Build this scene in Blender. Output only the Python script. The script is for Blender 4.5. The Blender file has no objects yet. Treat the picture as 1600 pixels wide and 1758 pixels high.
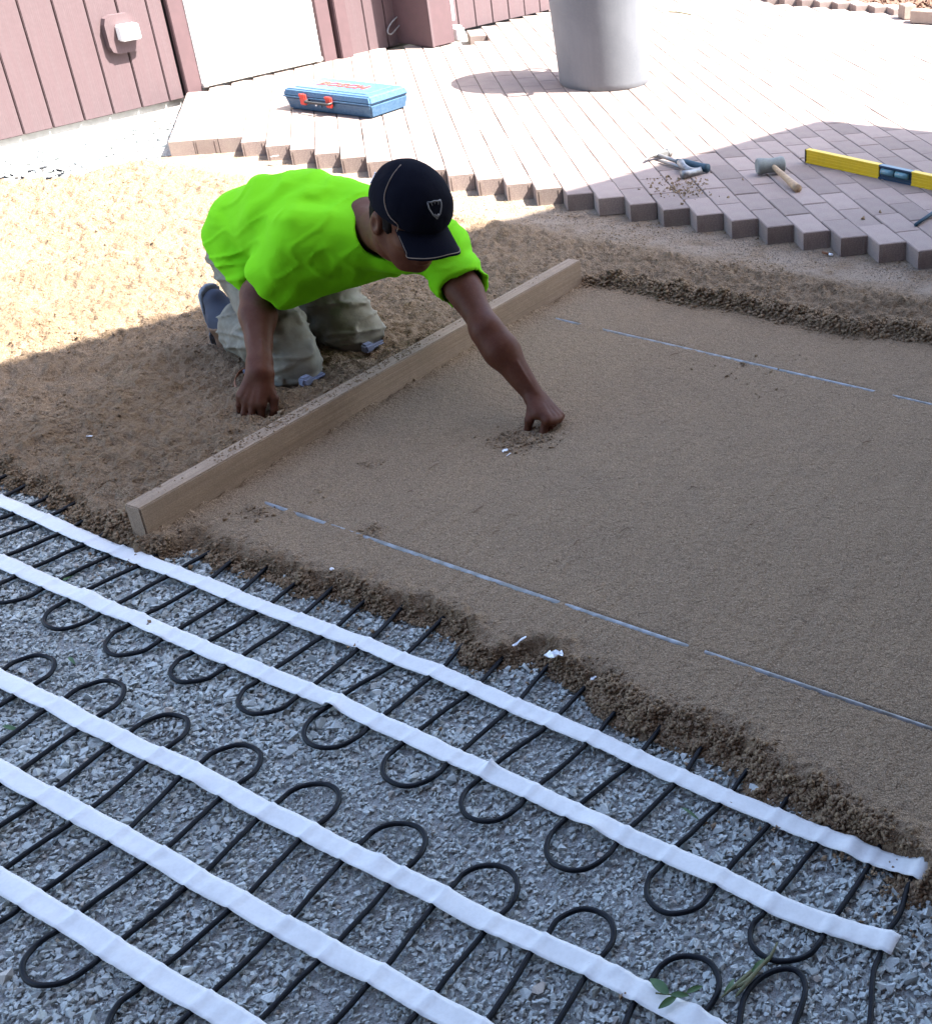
import bpy, bmesh, math, random, os
import numpy as np
from mathutils import Vector, Matrix

random.seed(7)
RNG = np.random.default_rng(7)
S = bpy.context.scene
COL = S.collection

# ------------------------------------------------------------------ camera
H = 1.4723633
PITCH = math.radians(30.3547)
F, PPX, PPY = 2094.99, 1339.52, 837.23        # focal length and principal point in photo pixels (1600x1758)
cam_d = bpy.data.cameras.new('camera')
cam = bpy.data.objects.new('camera', cam_d)
COL.objects.link(cam)
cam.location = (0, 0, H)
cam.rotation_euler = (math.pi/2 - PITCH, 0.0, 0.0)
cam_d.sensor_fit = 'VERTICAL'
cam_d.sensor_height = 24
cam_d.lens = F/1758*24
cam_d.shift_x = (800-PPX)/1758
cam_d.shift_y = -(879-PPY)/1758
cam_d.clip_start = 0.05
cam_d.clip_end = 500
S.camera = cam

# ------------------------------------------------------------------ sky, sun, exposure
SUN_DIR = Vector((0.575, -0.005, 0.79)).normalized()     # towards the sun
world = bpy.data.worlds.new('World')
S.world = world
world.use_nodes = True
nt = world.node_tree
bg = nt.nodes['Background']
sky = nt.nodes.new('ShaderNodeTexSky')
sky.sky_type = 'NISHITA'
sky.sun_disc = False
sky.sun_elevation = math.asin(SUN_DIR.z)
sky.sun_rotation = math.atan2(SUN_DIR.x, SUN_DIR.y)
sky.air_density = 1.0
sky.dust_density = 2.0
sky.ozone_density = 1.0
nt.links.new(sky.outputs[0], bg.inputs[0])
bg.inputs[1].default_value = 0.14
sun_d = bpy.data.lights.new('sun', 'SUN')
sun = bpy.data.objects.new('sun', sun_d)
COL.objects.link(sun)
sun_d.energy = 5.0
sun_d.angle = math.radians(0.6)
sun_d.color = (1.0, 0.96, 0.9)
sun.rotation_euler = SUN_DIR.to_track_quat('Z', 'Y').to_euler()
S.view_settings.view_transform = 'Standard'
S.view_settings.look = 'None'
S.view_settings.gamma = 1
S.view_settings.use_curve_mapping = False
S.view_settings.exposure = 2.62

# ------------------------------------------------------------------ helpers
cp_, sp_ = math.cos(PITCH), math.sin(PITCH)
FW = np.array([0, cp_, -sp_]); RT = np.array([1., 0, 0]); UP = np.array([0, sp_, cp_])
def g(px, py, z=0.):
    """point of the place at height z seen at photo pixel (px, py)"""
    d = FW + RT*(px-PPX)/F - UP*(py-PPY)/F
    t = (z-H)/d[2]
    return np.array([0, 0, H]) + t*d
def G(pts, z=0.):
    return np.array([g(a, b, z) for a, b in pts])
def on_plane(px, py, p0, n):
    d = FW + RT*(px-PPX)/F - UP*(py-PPY)/F
    o = np.array([0, 0, H])
    t = np.dot(np.array(p0)-o, n)/np.dot(d, n)
    return o+t*d

def tag(o, label=None, cat=None, group=None, kind=None):
    if label: o['label'] = label
    if cat: o['category'] = cat
    if group: o['group'] = group
    if kind: o['kind'] = kind
    return o
def empty(name, loc=(0, 0, 0), rz=0., label=None, cat=None, group=None):
    o = bpy.data.objects.new(name, None)
    COL.objects.link(o)
    o.location = loc
    o.rotation_euler = (0, 0, rz)
    o.empty_display_size = 0.1
    return tag(o, label, cat, group)
def link(name, me, mat=None, parent=None, smooth=False):
    o = bpy.data.objects.new(name, me)
    COL.objects.link(o)
    if mat and not me.materials: me.materials.append(mat)
    if parent: o.parent = parent
    if smooth:
        me.polygons.foreach_set('use_smooth', np.ones(len(me.polygons), bool))
    return o
def pymesh(name, V, Fc, mat=None, parent=None, smooth=False):
    me = bpy.data.meshes.new(name)
    me.from_pydata([tuple(map(float, v)) for v in V], [], [tuple(map(int, f)) for f in Fc])
    me.update()
    return link(name, me, mat, parent, smooth)
def npmesh(name, V, Fc, mat=None, parent=None, smooth=False, attrs=None):
    """V (n,3), Fc (m,k) uniform face size, fast"""
    me = bpy.data.meshes.new(name)
    V = np.asarray(V, np.float32); Fc = np.asarray(Fc, np.int32)
    m, k = Fc.shape
    me.vertices.add(len(V)); me.vertices.foreach_set('co', V.ravel())
    me.loops.add(m*k); me.loops.foreach_set('vertex_index', Fc.ravel())
    me.polygons.add(m)
    me.polygons.foreach_set('loop_start', np.arange(m, dtype=np.int32)*k)
    me.polygons.foreach_set('loop_total', np.full(m, k, np.int32))
    me.update(calc_edges=True)
    me.polygons.foreach_set('use_smooth', np.full(m, bool(smooth)))
    if attrs:
        for an, av in attrs.items():
            a = me.attributes.new(an, 'FLOAT', 'POINT')
            a.data.foreach_set('value', np.asarray(av, np.float32).ravel())
    return link(name, me, mat, parent, smooth)
class MB:
    """collects boxes, tubes, lathes into one mesh"""
    def __init__(s): s.v = []; s.f = []
    def add(s, V, Fc, M=None):
        n = len(s.v)
        for p in V:
            p = Vector(p)
            if M is not None: p = M @ p
            s.v.append(tuple(p))
        s.f += [tuple(i+n for i in f) for f in Fc]
        return s
    def box(s, c, d, M=None, bev=0.):
        x, y, z = d[0]/2, d[1]/2, d[2]/2
        cx, cy, cz = c
        if bev <= 0:
            V = [(cx+i*x, cy+j*y, cz+k*z) for i in (-1, 1) for j in (-1, 1) for k in (-1, 1)]
            return s.add(V, [(0, 1, 3, 2), (4, 6, 7, 5), (0, 4, 5, 1), (2, 3, 7, 6), (0, 2, 6, 4), (1, 5, 7, 3)], M)
        b = bev
        bm = bmesh.new()
        bmesh.ops.create_cube(bm, size=1)
        for v in bm.verts: v.co = Vector((v.co.x*d[0]+cx, v.co.y*d[1]+cy, v.co.z*d[2]+cz))
        bmesh.ops.bevel(bm, geom=bm.edges[:], offset=b, segments=2, affect='EDGES')
        V = [v.co.copy() for v in bm.verts]; bm.verts.index_update()
        Fc = [tuple(v.index for v in f.verts) for f in bm.faces]
        bm.free()
        return s.add(V, Fc, M)
    def tube(s, P, r, n=8, cap=True, M=None):
        P = [Vector(p) for p in P]
        rs = r if hasattr(r, '__len__') else [r]*len(P)
        V = []; Fc = []
        nrm = None
        for i, p in enumerate(P):
            t = (P[min(i+1, len(P)-1)]-P[max(i-1, 0)]).normalized()
            if nrm is None:
                nrm = Vector((0, 0, 1)) if abs(t.z) < .9 else Vector((1, 0, 0))
            nrm = (nrm - t*nrm.dot(t)).normalized()
            b = t.cross(nrm)
            for k in range(n):
                a = 2*math.pi*k/n
                V.append(p+(nrm*math.cos(a)+b*math.sin(a))*rs[i])
        for i in range(len(P)-1):
            for k in range(n):
                Fc.append((i*n+k, i*n+(k+1) % n, (i+1)*n+(k+1) % n, (i+1)*n+k))
        if cap:
            Fc.append(tuple(range(n))[::-1]); Fc.append(tuple((len(P)-1)*n+k for k in range(n)))
        return s.add(V, Fc, M)
    def lathe(s, prof, n=32, M=None, closed=False):
        V = []; Fc = []
        for (r, z) in prof:
            for k in range(n):
                a = 2*math.pi*k/n
                V.append((r*math.cos(a), r*math.sin(a), z))
        m = len(prof)
        for i in range(m-1):
            for k in range(n):
                Fc.append((i*n+k, i*n+(k+1) % n, (i+1)*n+(k+1) % n, (i+1)*n+k))
        if prof[0][0] > 1e-5: Fc.append(tuple(range(n))[::-1])
        if not closed and prof[-1][0] > 1e-5: Fc.append(tuple((m-1)*n+k for k in range(n)))
        return s.add(V, Fc, M)
    def build(s, name, mat, parent=None, smooth=False, angle=None):
        o = pymesh(name, s.v, s.f, mat, parent, smooth)
        if angle is not None:
            bm = bmesh.new(); bm.from_mesh(o.data)
            for f in bm.faces: f.smooth = True
            for e in bm.edges:
                if len(e.link_faces) != 2 or e.calc_face_angle(0) > angle: e.smooth = False
            bm.to_mesh(o.data); bm.free()
        return o
def polyz(pts):  # prism from 2D outline
    n = len(pts)
    def f(z0, z1):
        V = [(x, y, z0) for x, y in pts]+[(x, y, z1) for x, y in pts]
        Fc = [tuple(range(n))[::-1], tuple(range(n, 2*n))]+[(i, (i+1) % n, n+(i+1) % n, n+i) for i in range(n)]
        return V, Fc
    return f
def Mfrom(o, X, Y, Z):
    M = Matrix.Identity(4)
    for i, a in enumerate((X, Y, Z)):
        for j in range(3): M[j][i] = a[j]
    for j in range(3): M[j][3] = o[j]
    return M
def catmull(P, n=6):
    P = [np.array(p, float) for p in P]
    out = []
    for i in range(len(P)-1):
        p0 = P[max(i-1, 0)]; p1 = P[i]; p2 = P[i+1]; p3 = P[min(i+2, len(P)-1)]
        for k in range(n):
            t = k/n
            out.append(.5*((2*p1)+(-p0+p2)*t+(2*p0-5*p1+4*p2-p3)*t*t+(-p0+3*p1-3*p2+p3)*t**3))
    out.append(P[-1])
    return np.array(out)
def sstep(a, b, x):
    t = np.clip((x-a)/(b-a), 0, 1)
    return t*t*(3-2*t)
_tab = RNG.random((256, 256))
def vn(x, y, seed=0):
    x = x+seed*17.31; y = y+seed*9.77
    xi = np.floor(x).astype(int); yi = np.floor(y).astype(int)
    fx = x-xi; fy = y-yi
    fx = fx*fx*fx*(fx*(fx*6-15)+10); fy = fy*fy*fy*(fy*(fy*6-15)+10)
    a = _tab[xi & 255, yi & 255]; b = _tab[(xi+1) & 255, yi & 255]
    c = _tab[xi & 255, (yi+1) & 255]; d = _tab[(xi+1) & 255, (yi+1) & 255]
    return ((a*(1-fx)+b*fx)*(1-fy)+(c*(1-fx)+d*fx)*fy)*2-1
def fbm(x, y, f, o=3, seed=0, gain=.5):
    s = 0; a = 1.
    for i in range(o):
        s = s+a*vn(x*f, y*f, seed+i*3); f *= 2.07; a *= gain
    return s
_t3 = RNG.random((64, 64, 64))
def vn3(p, f, seed=0):
    q = p*f+seed*7.7
    qi = np.floor(q).astype(int); t = q-qi; t = t*t*(3-2*t)
    r = 0
    for i in (0, 1):
        for j in (0, 1):
            for k in (0, 1):
                w = (t[..., 0] if i else 1-t[..., 0])*(t[..., 1] if j else 1-t[..., 1])*(t[..., 2] if k else 1-t[..., 2])
                r = r+w*_t3[(qi[..., 0]+i) & 63, (qi[..., 1]+j) & 63, (qi[..., 2]+k) & 63]
    return r*2-1
def polydist(X, Y, P, closed=False):
    """distance to polyline and signed side (left of travel = +) of nearest segment"""
    best = np.full(X.shape, 1e9); side = np.zeros(X.shape)
    n = len(P)
    for i in range(n if closed else n-1):
        a = P[i]; b = P[(i+1) % n]
        dx, dy = b[0]-a[0], b[1]-a[1]; L = dx*dx+dy*dy+1e-12
        t = np.clip(((X-a[0])*dx+(Y-a[1])*dy)/L, 0, 1)
        ex = X-a[0]-t*dx; ey = Y-a[1]-t*dy
        d = ex*ex+ey*ey
        m = d < best
        best = np.where(m, d, best)
        side = np.where(m, np.sign(dx*(Y-a[1])-dy*(X-a[0])), side)
    for Q, cl in CLOSE:
        if P is Q: side = np.where(inpoly(X, Y, list(P)+cl), 1., -1.)
    return np.sqrt(best), side
CLOSE = []
def inpoly(X, Y, P):
    r = np.zeros(X.shape, bool); n = len(P); j = n-1
    for i in range(n):
        xi, yi = P[i][:2]; xj, yj = P[j][:2]
        c = ((yi > Y) != (yj > Y)) & (X < (xj-xi)*(Y-yi)/(yj-yi+1e-12)+xi)
        r ^= c; j = i
    return r

# ------------------------------------------------------------------ materials
def mat(name, col, rough=.8, spec=.3, noise=None, bump=None, metal=0., extra=None):
    """noise: list of (scale, strength, colour2) ; bump: list of (scale, strength, distance, kind)"""
    m = bpy.data.materials.new(name); m.use_nodes = True
    n = m.node_tree.nodes; l = m.node_tree.links
    b = n['Principled BSDF']
    b.inputs['Base Color'].default_value = (*col, 1)
    b.inputs['Roughness'].default_value = rough
    b.inputs['Specular IOR Level'].default_value = spec
    b.inputs['Metallic'].default_value = metal
    tc = n.new('ShaderNodeTexCoord')
    cur = None
    for it in (noise or []):
        sc, st, c2 = it[:3]
        stretch = it[3] if len(it) > 3 else None
        vec = tc.outputs['Object']
        if stretch:
            mp = n.new('ShaderNodeMapping'); mp.inputs['Scale'].default_value = stretch
            if len(it) > 4:
                mp.vector_type = 'TEXTURE'; mp.inputs['Rotation'].default_value = (0, 0, it[4]); mp.inputs['Scale'].default_value = [1/q_ for q_ in stretch]
            l.new(vec, mp.inputs[0]); vec = mp.outputs[0]
        t = n.new('ShaderNodeTexNoise'); t.inputs['Scale'].default_value = sc; t.inputs['Detail'].default_value = 4
        l.new(vec, t.inputs['Vector'])
        r = n.new('ShaderNodeMapRange'); r.inputs['From Min'].default_value = .42; r.inputs['From Max'].default_value = .62
        r.inputs['To Max'].default_value = st
        l.new(t.outputs[0], r.inputs[0])
        mx = n.new('ShaderNodeMix'); mx.data_type = 'RGBA'
        if cur is None: mx.inputs[6].default_value = (*col, 1)
        else: l.new(cur, mx.inputs[6])
        mx.inputs[7].default_value = (*c2, 1)
        l.new(r.outputs[0], mx.inputs[0]); cur = mx.outputs[2]
    if cur is not None: l.new(cur, b.inputs['Base Color'])
    last = None
    for it in (bump or []):
        sc, st, dist = it[:3]; kind = it[3] if len(it) > 3 else 'noise'
        vec = tc.outputs['Object']
        if len(it) > 4:
            mp = n.new('ShaderNodeMapping'); mp.inputs['Scale'].default_value = it[4]
            l.new(vec, mp.inputs[0]); vec = mp.outputs[0]
        if kind == 'noise':
            t = n.new('ShaderNodeTexNoise'); t.inputs['Scale'].default_value = sc; t.inputs['Detail'].default_value = 3; out = t.outputs[0]
        else:
            t = n.new('ShaderNodeTexVoronoi'); t.inputs['Scale'].default_value = sc; out = t.outputs['Distance']
        l.new(vec, t.inputs['Vector'])
        bp = n.new('ShaderNodeBump'); bp.inputs['Strength'].default_value = st; bp.inputs['Distance'].default_value = dist
        if kind != 'noise': bp.invert = True
        l.new(out, bp.inputs['Height'])
        if last: l.new(last, bp.inputs['Normal'])
        last = bp.outputs[0]
    if last: l.new(last, b.inputs['Normal'])
    m['cur'] = 0
    return m, n, l, b, cur
def M_(name, *a, **k): return mat(name, *a, **k)[0]

def attr_mix(m, attr, c2, lo=0., hi=1.):
    """mix the base colour towards c2 by a vertex attribute"""
    mm, n, l, b, cur = m
    a = n.new('ShaderNodeAttribute'); a.attribute_name = attr
    r = n.new('ShaderNodeMapRange'); r.inputs['From Min'].default_value = lo; r.inputs['From Max'].default_value = hi
    l.new(a.outputs['Fac'], r.inputs[0])
    mx = n.new('ShaderNodeMix'); mx.data_type = 'RGBA'
    l.new(r.outputs[0], mx.inputs[0])
    if cur is not None: l.new(cur, mx.inputs[6])
    else: mx.inputs[6].default_value = b.inputs['Base Color'].default_value
    mx.inputs[7].default_value = (*c2, 1)
    l.new(mx.outputs[2], b.inputs['Base Color'])
    return (mm, n, l, b, mx.outputs[2])

SAND = attr_mix(attr_mix(mat('sand', (.275, .192, .120), .95, .12,
            noise=[(2.2, .6, (.235, .165, .105)), (1, .5, (.225, .155, .095), (1.2, 26, 1), math.radians(64.4)), (1, .4, (.32, .23, .15), (2.5, 70, 1), math.radians(64.4)), (9, .5, (.225, .162, .108)), (330, .7, (.42, .31, .215)), (460, .8, (.10, .068, .042))],
            bump=[(55, .6, .014), (140, 1.0, .009), (330, .9, .0035), (800, .6, .0012)]), 'moist', (.170, .115, .070)), 'chips', (.31, .25, .195))
M_SAND = SAND[0]
CRUMB = attr_mix(mat('sand_crumb', (.18, .12, .072), .95, .15, noise=[(500, .5, (.28, .22, .17))],
             bump=[(500, .5, .002)]), 'tone', (.235, .165, .10))
M_CRUMB = CRUMB[0]
GRAV = attr_mix(attr_mix(mat('gravel', (.50, .535, .515), .9, .25, noise=[(300, .4, (.27, .27, .27))],
            bump=[(350, .35, .0015)]), 'tone', (.31, .335, .325)), 'warm', (.40, .36, .31))
M_GRAV = GRAV[0]
M_GBASE = M_('gravel_fines', (.34, .355, .345), .95, .2, noise=[(220, .7, (.18, .18, .18)), (40, .5, (.33, .32, .30)), (500, .6, (.42, .42, .41))],
             bump=[(260, .9, .006), (600, .6, .002), (120, .6, .008, 'vor')])
M_GROUND = M_('ground', (.30, .28, .25), .95, .2, noise=[(8, .5, (.24, .22, .19))], bump=[(60, .5, .01)])
M_TAPE = M_('tape_fabric', (.63, .635, .63), .6, .35, noise=[(25, .35, (.56, .56, .55)), (180, .25, (.50, .50, .48))], bump=[(900, .15, .0005), (60, .25, .002)])
M_CABLE = M_('cable_rubber', (.004, .0055, .009), .5, .16, bump=[(300, .1, .001)])
M_PAVER = mat('paver_concrete', (.25, .193, .172), .88, .25,
            noise=[(5, .7, (.205, .155, .138)), (350, .55, (.34, .275, .245)), (180, .35, (.17, .13, .12)), (14, .35, (.31, .26, .22))],
            bump=[(420, .35, .0012), (90, .2, .002)])
# per-paver tone by object random
mm_, n_, l_, b_, cur_ = M_PAVER
oi = n_.new('ShaderNodeObjectInfo'); hs = n_.new('ShaderNodeHueSaturation')
mr = n_.new('ShaderNodeMapRange'); mr.inputs['To Min'].default_value = .80; mr.inputs['To Max'].default_value = 1.18
l_.new(oi.outputs['Random'], mr.inputs[0]); l_.new(mr.outputs[0], hs.inputs['Value']); l_.new(cur_, hs.inputs['Color'])
l_.new(hs.outputs[0], b_.inputs['Base Color'])
M_PAVER = mm_
M_WOOD = M_('board_wood', (.30, .215, .145), .75, .25,
            noise=[(1, .75, (.22, .15, .10), (3, 110, 110)), (1, .6, (.36, .275, .20), (1.5, 260, 260)), (9, .4, (.24, .175, .12)), (60, .25, (.18, .13, .09)), (300, .35, (.11, .08, .055))],
            bump=[(1, .5, .002, 'noise', (6, 400, 400)), (200, .3, .001)])
M_SKIN = M_('skin', (.078, .0255, .0135), .55, .14, noise=[(30, .5, (.058, .018, .010)), (120, .35, (.10, .038, .022)), (9, .3, (.105, .052, .032))], bump=[(260, .25, .0012), (60, .2, .002)])
M_SKIN.node_tree.nodes['Principled BSDF'].inputs['Subsurface Weight'].default_value = .06
M_SKIN.node_tree.nodes['Principled BSDF'].inputs['Subsurface Radius'].default_value = (.01, .004, .002)
M_HAIR = M_('hair', (.010, .008, .007), .9, .05, bump=[(400, .6, .002)])
M_SHIRT = M_('neon_shirt', (.155, .51, .007), .85, .1, noise=[(12, .2, (.135, .47, .006))], bump=[(900, .2, .0006), (45, .35, .004)])
M_SHIRTIN = M_('shirt_seam', (.14, .70, .01), .85, .1)
M_TROUS = M_('trouser_cloth', (.245, .23, .185), .9, .1, noise=[(9, .6, (.165, .155, .125)), (60, .4, (.14, .13, .105)), (25, .4, (.17, .14, .10))], bump=[(700, .3, .0008), (60, .3, .004)])
M_CAP = M_('cap_cloth', (.0035, .004, .008), .95, .06, bump=[(900, .3, .0006), (50, .2, .003)])
M_PIPING = M_('cap_piping', (.17, .13, .10), .8)
M_EMB = M_('cap_emblem', (.12, .12, .12), .6, noise=[(140, .6, (.08, .08, .09))])
M_BOOTB = M_('boot_fabric', (.055, .062, .085), .8, .2, bump=[(300, .3, .001)])
M_BOOTL = M_('boot_leather', (.15, .085, .05), .6, .3, noise=[(30, .5, (.09, .05, .03))], bump=[(150, .3, .001)])
M_SOLE = M_('boot_sole', (.20, .23, .27), .8, noise=[(60, .6, (.12, .13, .15))], bump=[(120, .5, .002)])
M_KPAD = M_('knee_pad', (.17, .19, .26), .7, noise=[(60, .6, (.20, .22, .32))])
M_STRAP = M_('leather_strap', (.24, .10, .05), .6, .3, noise=[(90, .6, (.14, .06, .03))])
M_PLANK = M_('painted_plank', (.098, .068, .071), .6, .3, noise=[(3, .5, (.11, .077, .081)), (70, .35, (.12, .082, .087)), (1, .35, (.10, .062, .066), (60, 60, 3))],
             bump=[(1, .35, .002, 'noise', (220, 220, 8))])
M_TRIM = M_('painted_trim', (.090, .056, .059), .6, .3, noise=[(20, .4, (.11, .066, .07))])
M_WHITE = M_('white_paint', (.80, .80, .78), .5, .4, noise=[(15, .2, (.72, .72, .70))])
M_CONC = M_('footing_concrete', (.50, .48, .45), .9, noise=[(30, .6, (.40, .38, .35))], bump=[(80, .5, .004)])
M_BIN = M_('bin_plastic', (.140, .147, .163), .6, .25, noise=[(5, .5, (.10, .108, .122)), (90, .3, (.15, .158, .17)), (1, .4, (.12, .126, .14), (60, 60, 4))], bump=[(120, .12, .002)])
M_CASE = M_('case_plastic', (.030, .085, .165), .5, .4, noise=[(40, .5, (.05, .12, .20)), (120, .35, (.10, .16, .22))], bump=[(200, .2, .001)])
M_RED = M_('red_plastic', (.52, .045, .03), .5, .4, noise=[(60, .4, (.42, .06, .05))])
M_BLACK = M_('black_plastic', (.02, .02, .022), .5, .4)
M_STEEL = M_('steel', (.26, .26, .26), .5, .5, noise=[(60, .6, (.16, .15, .14))], metal=.6)
M_GRIP = M_('blue_grip', (.018, .055, .085), .6, .4)
M_RUBBER = M_('grey_rubber', (.20, .215, .20), .8, .3, noise=[(25, .6, (.14, .15, .14)), (160, .4, (.26, .27, .25))], bump=[(90, .3, .002)])
M_HANDLE = M_('handle_wood', (.42, .29, .17), .6, .3, noise=[(1, .6, (.28, .18, .10), (8, 90, 90)), (70, .4, (.30, .22, .15))])
M_YEL = M_('yellow_level', (.72, .47, .012), .45, .4, noise=[(50, .35, (.60, .38, .02)), (9, .3, (.66, .45, .02))])
M_VIAL = M_('vial_glass', (.10, .22, .26), .12, .6)
M_VBODY = M_('vial_body', (.02, .05, .09), .3, .5)
M_PIPE = M_('galvanised_pipe', (.19, .19, .18), .5, .4, noise=[(40, .6, (.36, .39, .43))], metal=.2)
M_PAPER = M_('white_scrap', (.78, .80, .84), .7)
M_LEAF = M_('leaf_green', (.035, .085, .022), .5, .4, noise=[(90, .5, (.06, .12, .035))])
M_TWIG = M_('dry_grass', (.11, .12, .06), .8, noise=[(90, .5, (.17, .14, .09))])
M_BLOCK = M_('stone_block', (.34, .27, .22), .9, noise=[(30, .5, (.28, .22, .18))], bump=[(150, .4, .002)])
M_MULCH = M_('bark_mulch', (.10, .055, .035), .95, noise=[(60, .6, (.18, .10, .07))], bump=[(60, .7, .01)])
M_ROOF = M_('roof_shingle', (.12, .11, .10), .9, noise=[(20, .5, (.08, .075, .07))], bump=[(60, .4, .004)])

# ------------------------------------------------------------------ frames of reference on the ground
TA = math.radians(-28.4)
E1 = np.array([math.cos(TA), math.sin(TA)])            # along the tapes
E2 = np.array([-math.sin(TA), math.cos(TA)])           # along the cables, away from the camera
TOP = .100                                             # top of the pavers
SZ = .034                                              # screeded sand level
VT = math.radians(18.4)
PU = np.array([math.cos(VT), math.sin(VT)]); PV = np.array([math.sin(VT), -math.cos(VT)])
PO = np.array([-.8068, 4.5326])
def pav(u, v): return PO+.1*(u*PU+v*PV)
WD = np.array([math.cos(math.radians(60.2)), math.sin(math.radians(60.2))])   # wall direction
WN = np.array([WD[1], -WD[0]])                                                # out of the wall
WP = g(0, 248, .06)[:2]
def wallp(t, n=0., z=0.): 
    p = WP+WD*t+WN*n
    return (p[0], p[1], z)
def wt(px, py):   # photo pixel on the wall face -> (t, z)
    p = on_plane(px, py, (WP[0], WP[1], 0), np.array([WN[0], WN[1], 0]))
    return float(np.dot(p[:2]-WP, WD)), float(p[2])

# ---- edges of the sand, read off the photo
EDGE_PX = [(0,812),(21,834),(70,845),(95,862),(122,880),(140,908),(182,922),(210,950),(245,957),(297,950),(329,943),(378,964),(420,981),(455,985),(518,1009),(560,1020),(587,1017),(647,1045),(696,1061),(745,1070),(790,1094),(797,1129),(843,1146),(885,1136),(920,1134),(937,1143),(965,1164),(1007,1181),(1025,1213),(1046,1230),(1061,1233),(1110,1254),(1155,1268),(1197,1279),(1222,1300),(1264,1307),(1285,1331),(1281,1373),(1306,1370),(1355,1370),(1390,1401),(1442,1433),(1484,1454),(1516,1468),(1535,1510),(1565,1541),(1600,1531)]
EDGE = [g(a, b, .01)[:2] for a, b in EDGE_PX]
EDGE = [EDGE[0]-E1*1.3+E2*.05, EDGE[0]-E1*.6+E2*.03]+EDGE+[EDGE[-1]+E1*.5-E2*.02, EDGE[-1]+E1*1.3]
LEFTB = [g(a, b, .02)[:2] for a, b in [(-330, 372), (-150, 345), (0, 316), (60, 310), (115, 305), (180, 288), (230, 278), (283, 268)]]
LEFTB += [LEFTB[-1]+np.array([.15, .35])]
BA = g(255, 925, .03)[:2]; BB = g(1000, 490, .03)[:2]          # bottom right edge of the screed board
BD = (BB-BA)/np.linalg.norm(BB-BA); BN = np.array([-BD[1], BD[0]])   # towards the man
BERM = [g(a, b, .04)[:2] for a, b in [(1000,480),(1063,484),(1125,499),(1187,513),(1258,522),(1339,539),(1410,556),(1481,570),(1529,567),(1600,579),(1750,600),(2000,640)]]
RAIL1 = (g(455, 862, SZ)[:2], g(1900, 1352, SZ)[:2])
RAIL2 = (g(940, 543, SZ)[:2], g(2000, 785, SZ)[:2])

CLOSE += [(EDGE, [(9, EDGE[-1][1]), (9, 14), (-9, 14), (-9, EDGE[0][1])]), (LEFTB, [(LEFTB[-1][0]+1, 14), (-9, 14), (-9, LEFTB[0][1])]), (BERM, [(9, 14), (BERM[0][0], 14)])]
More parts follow.
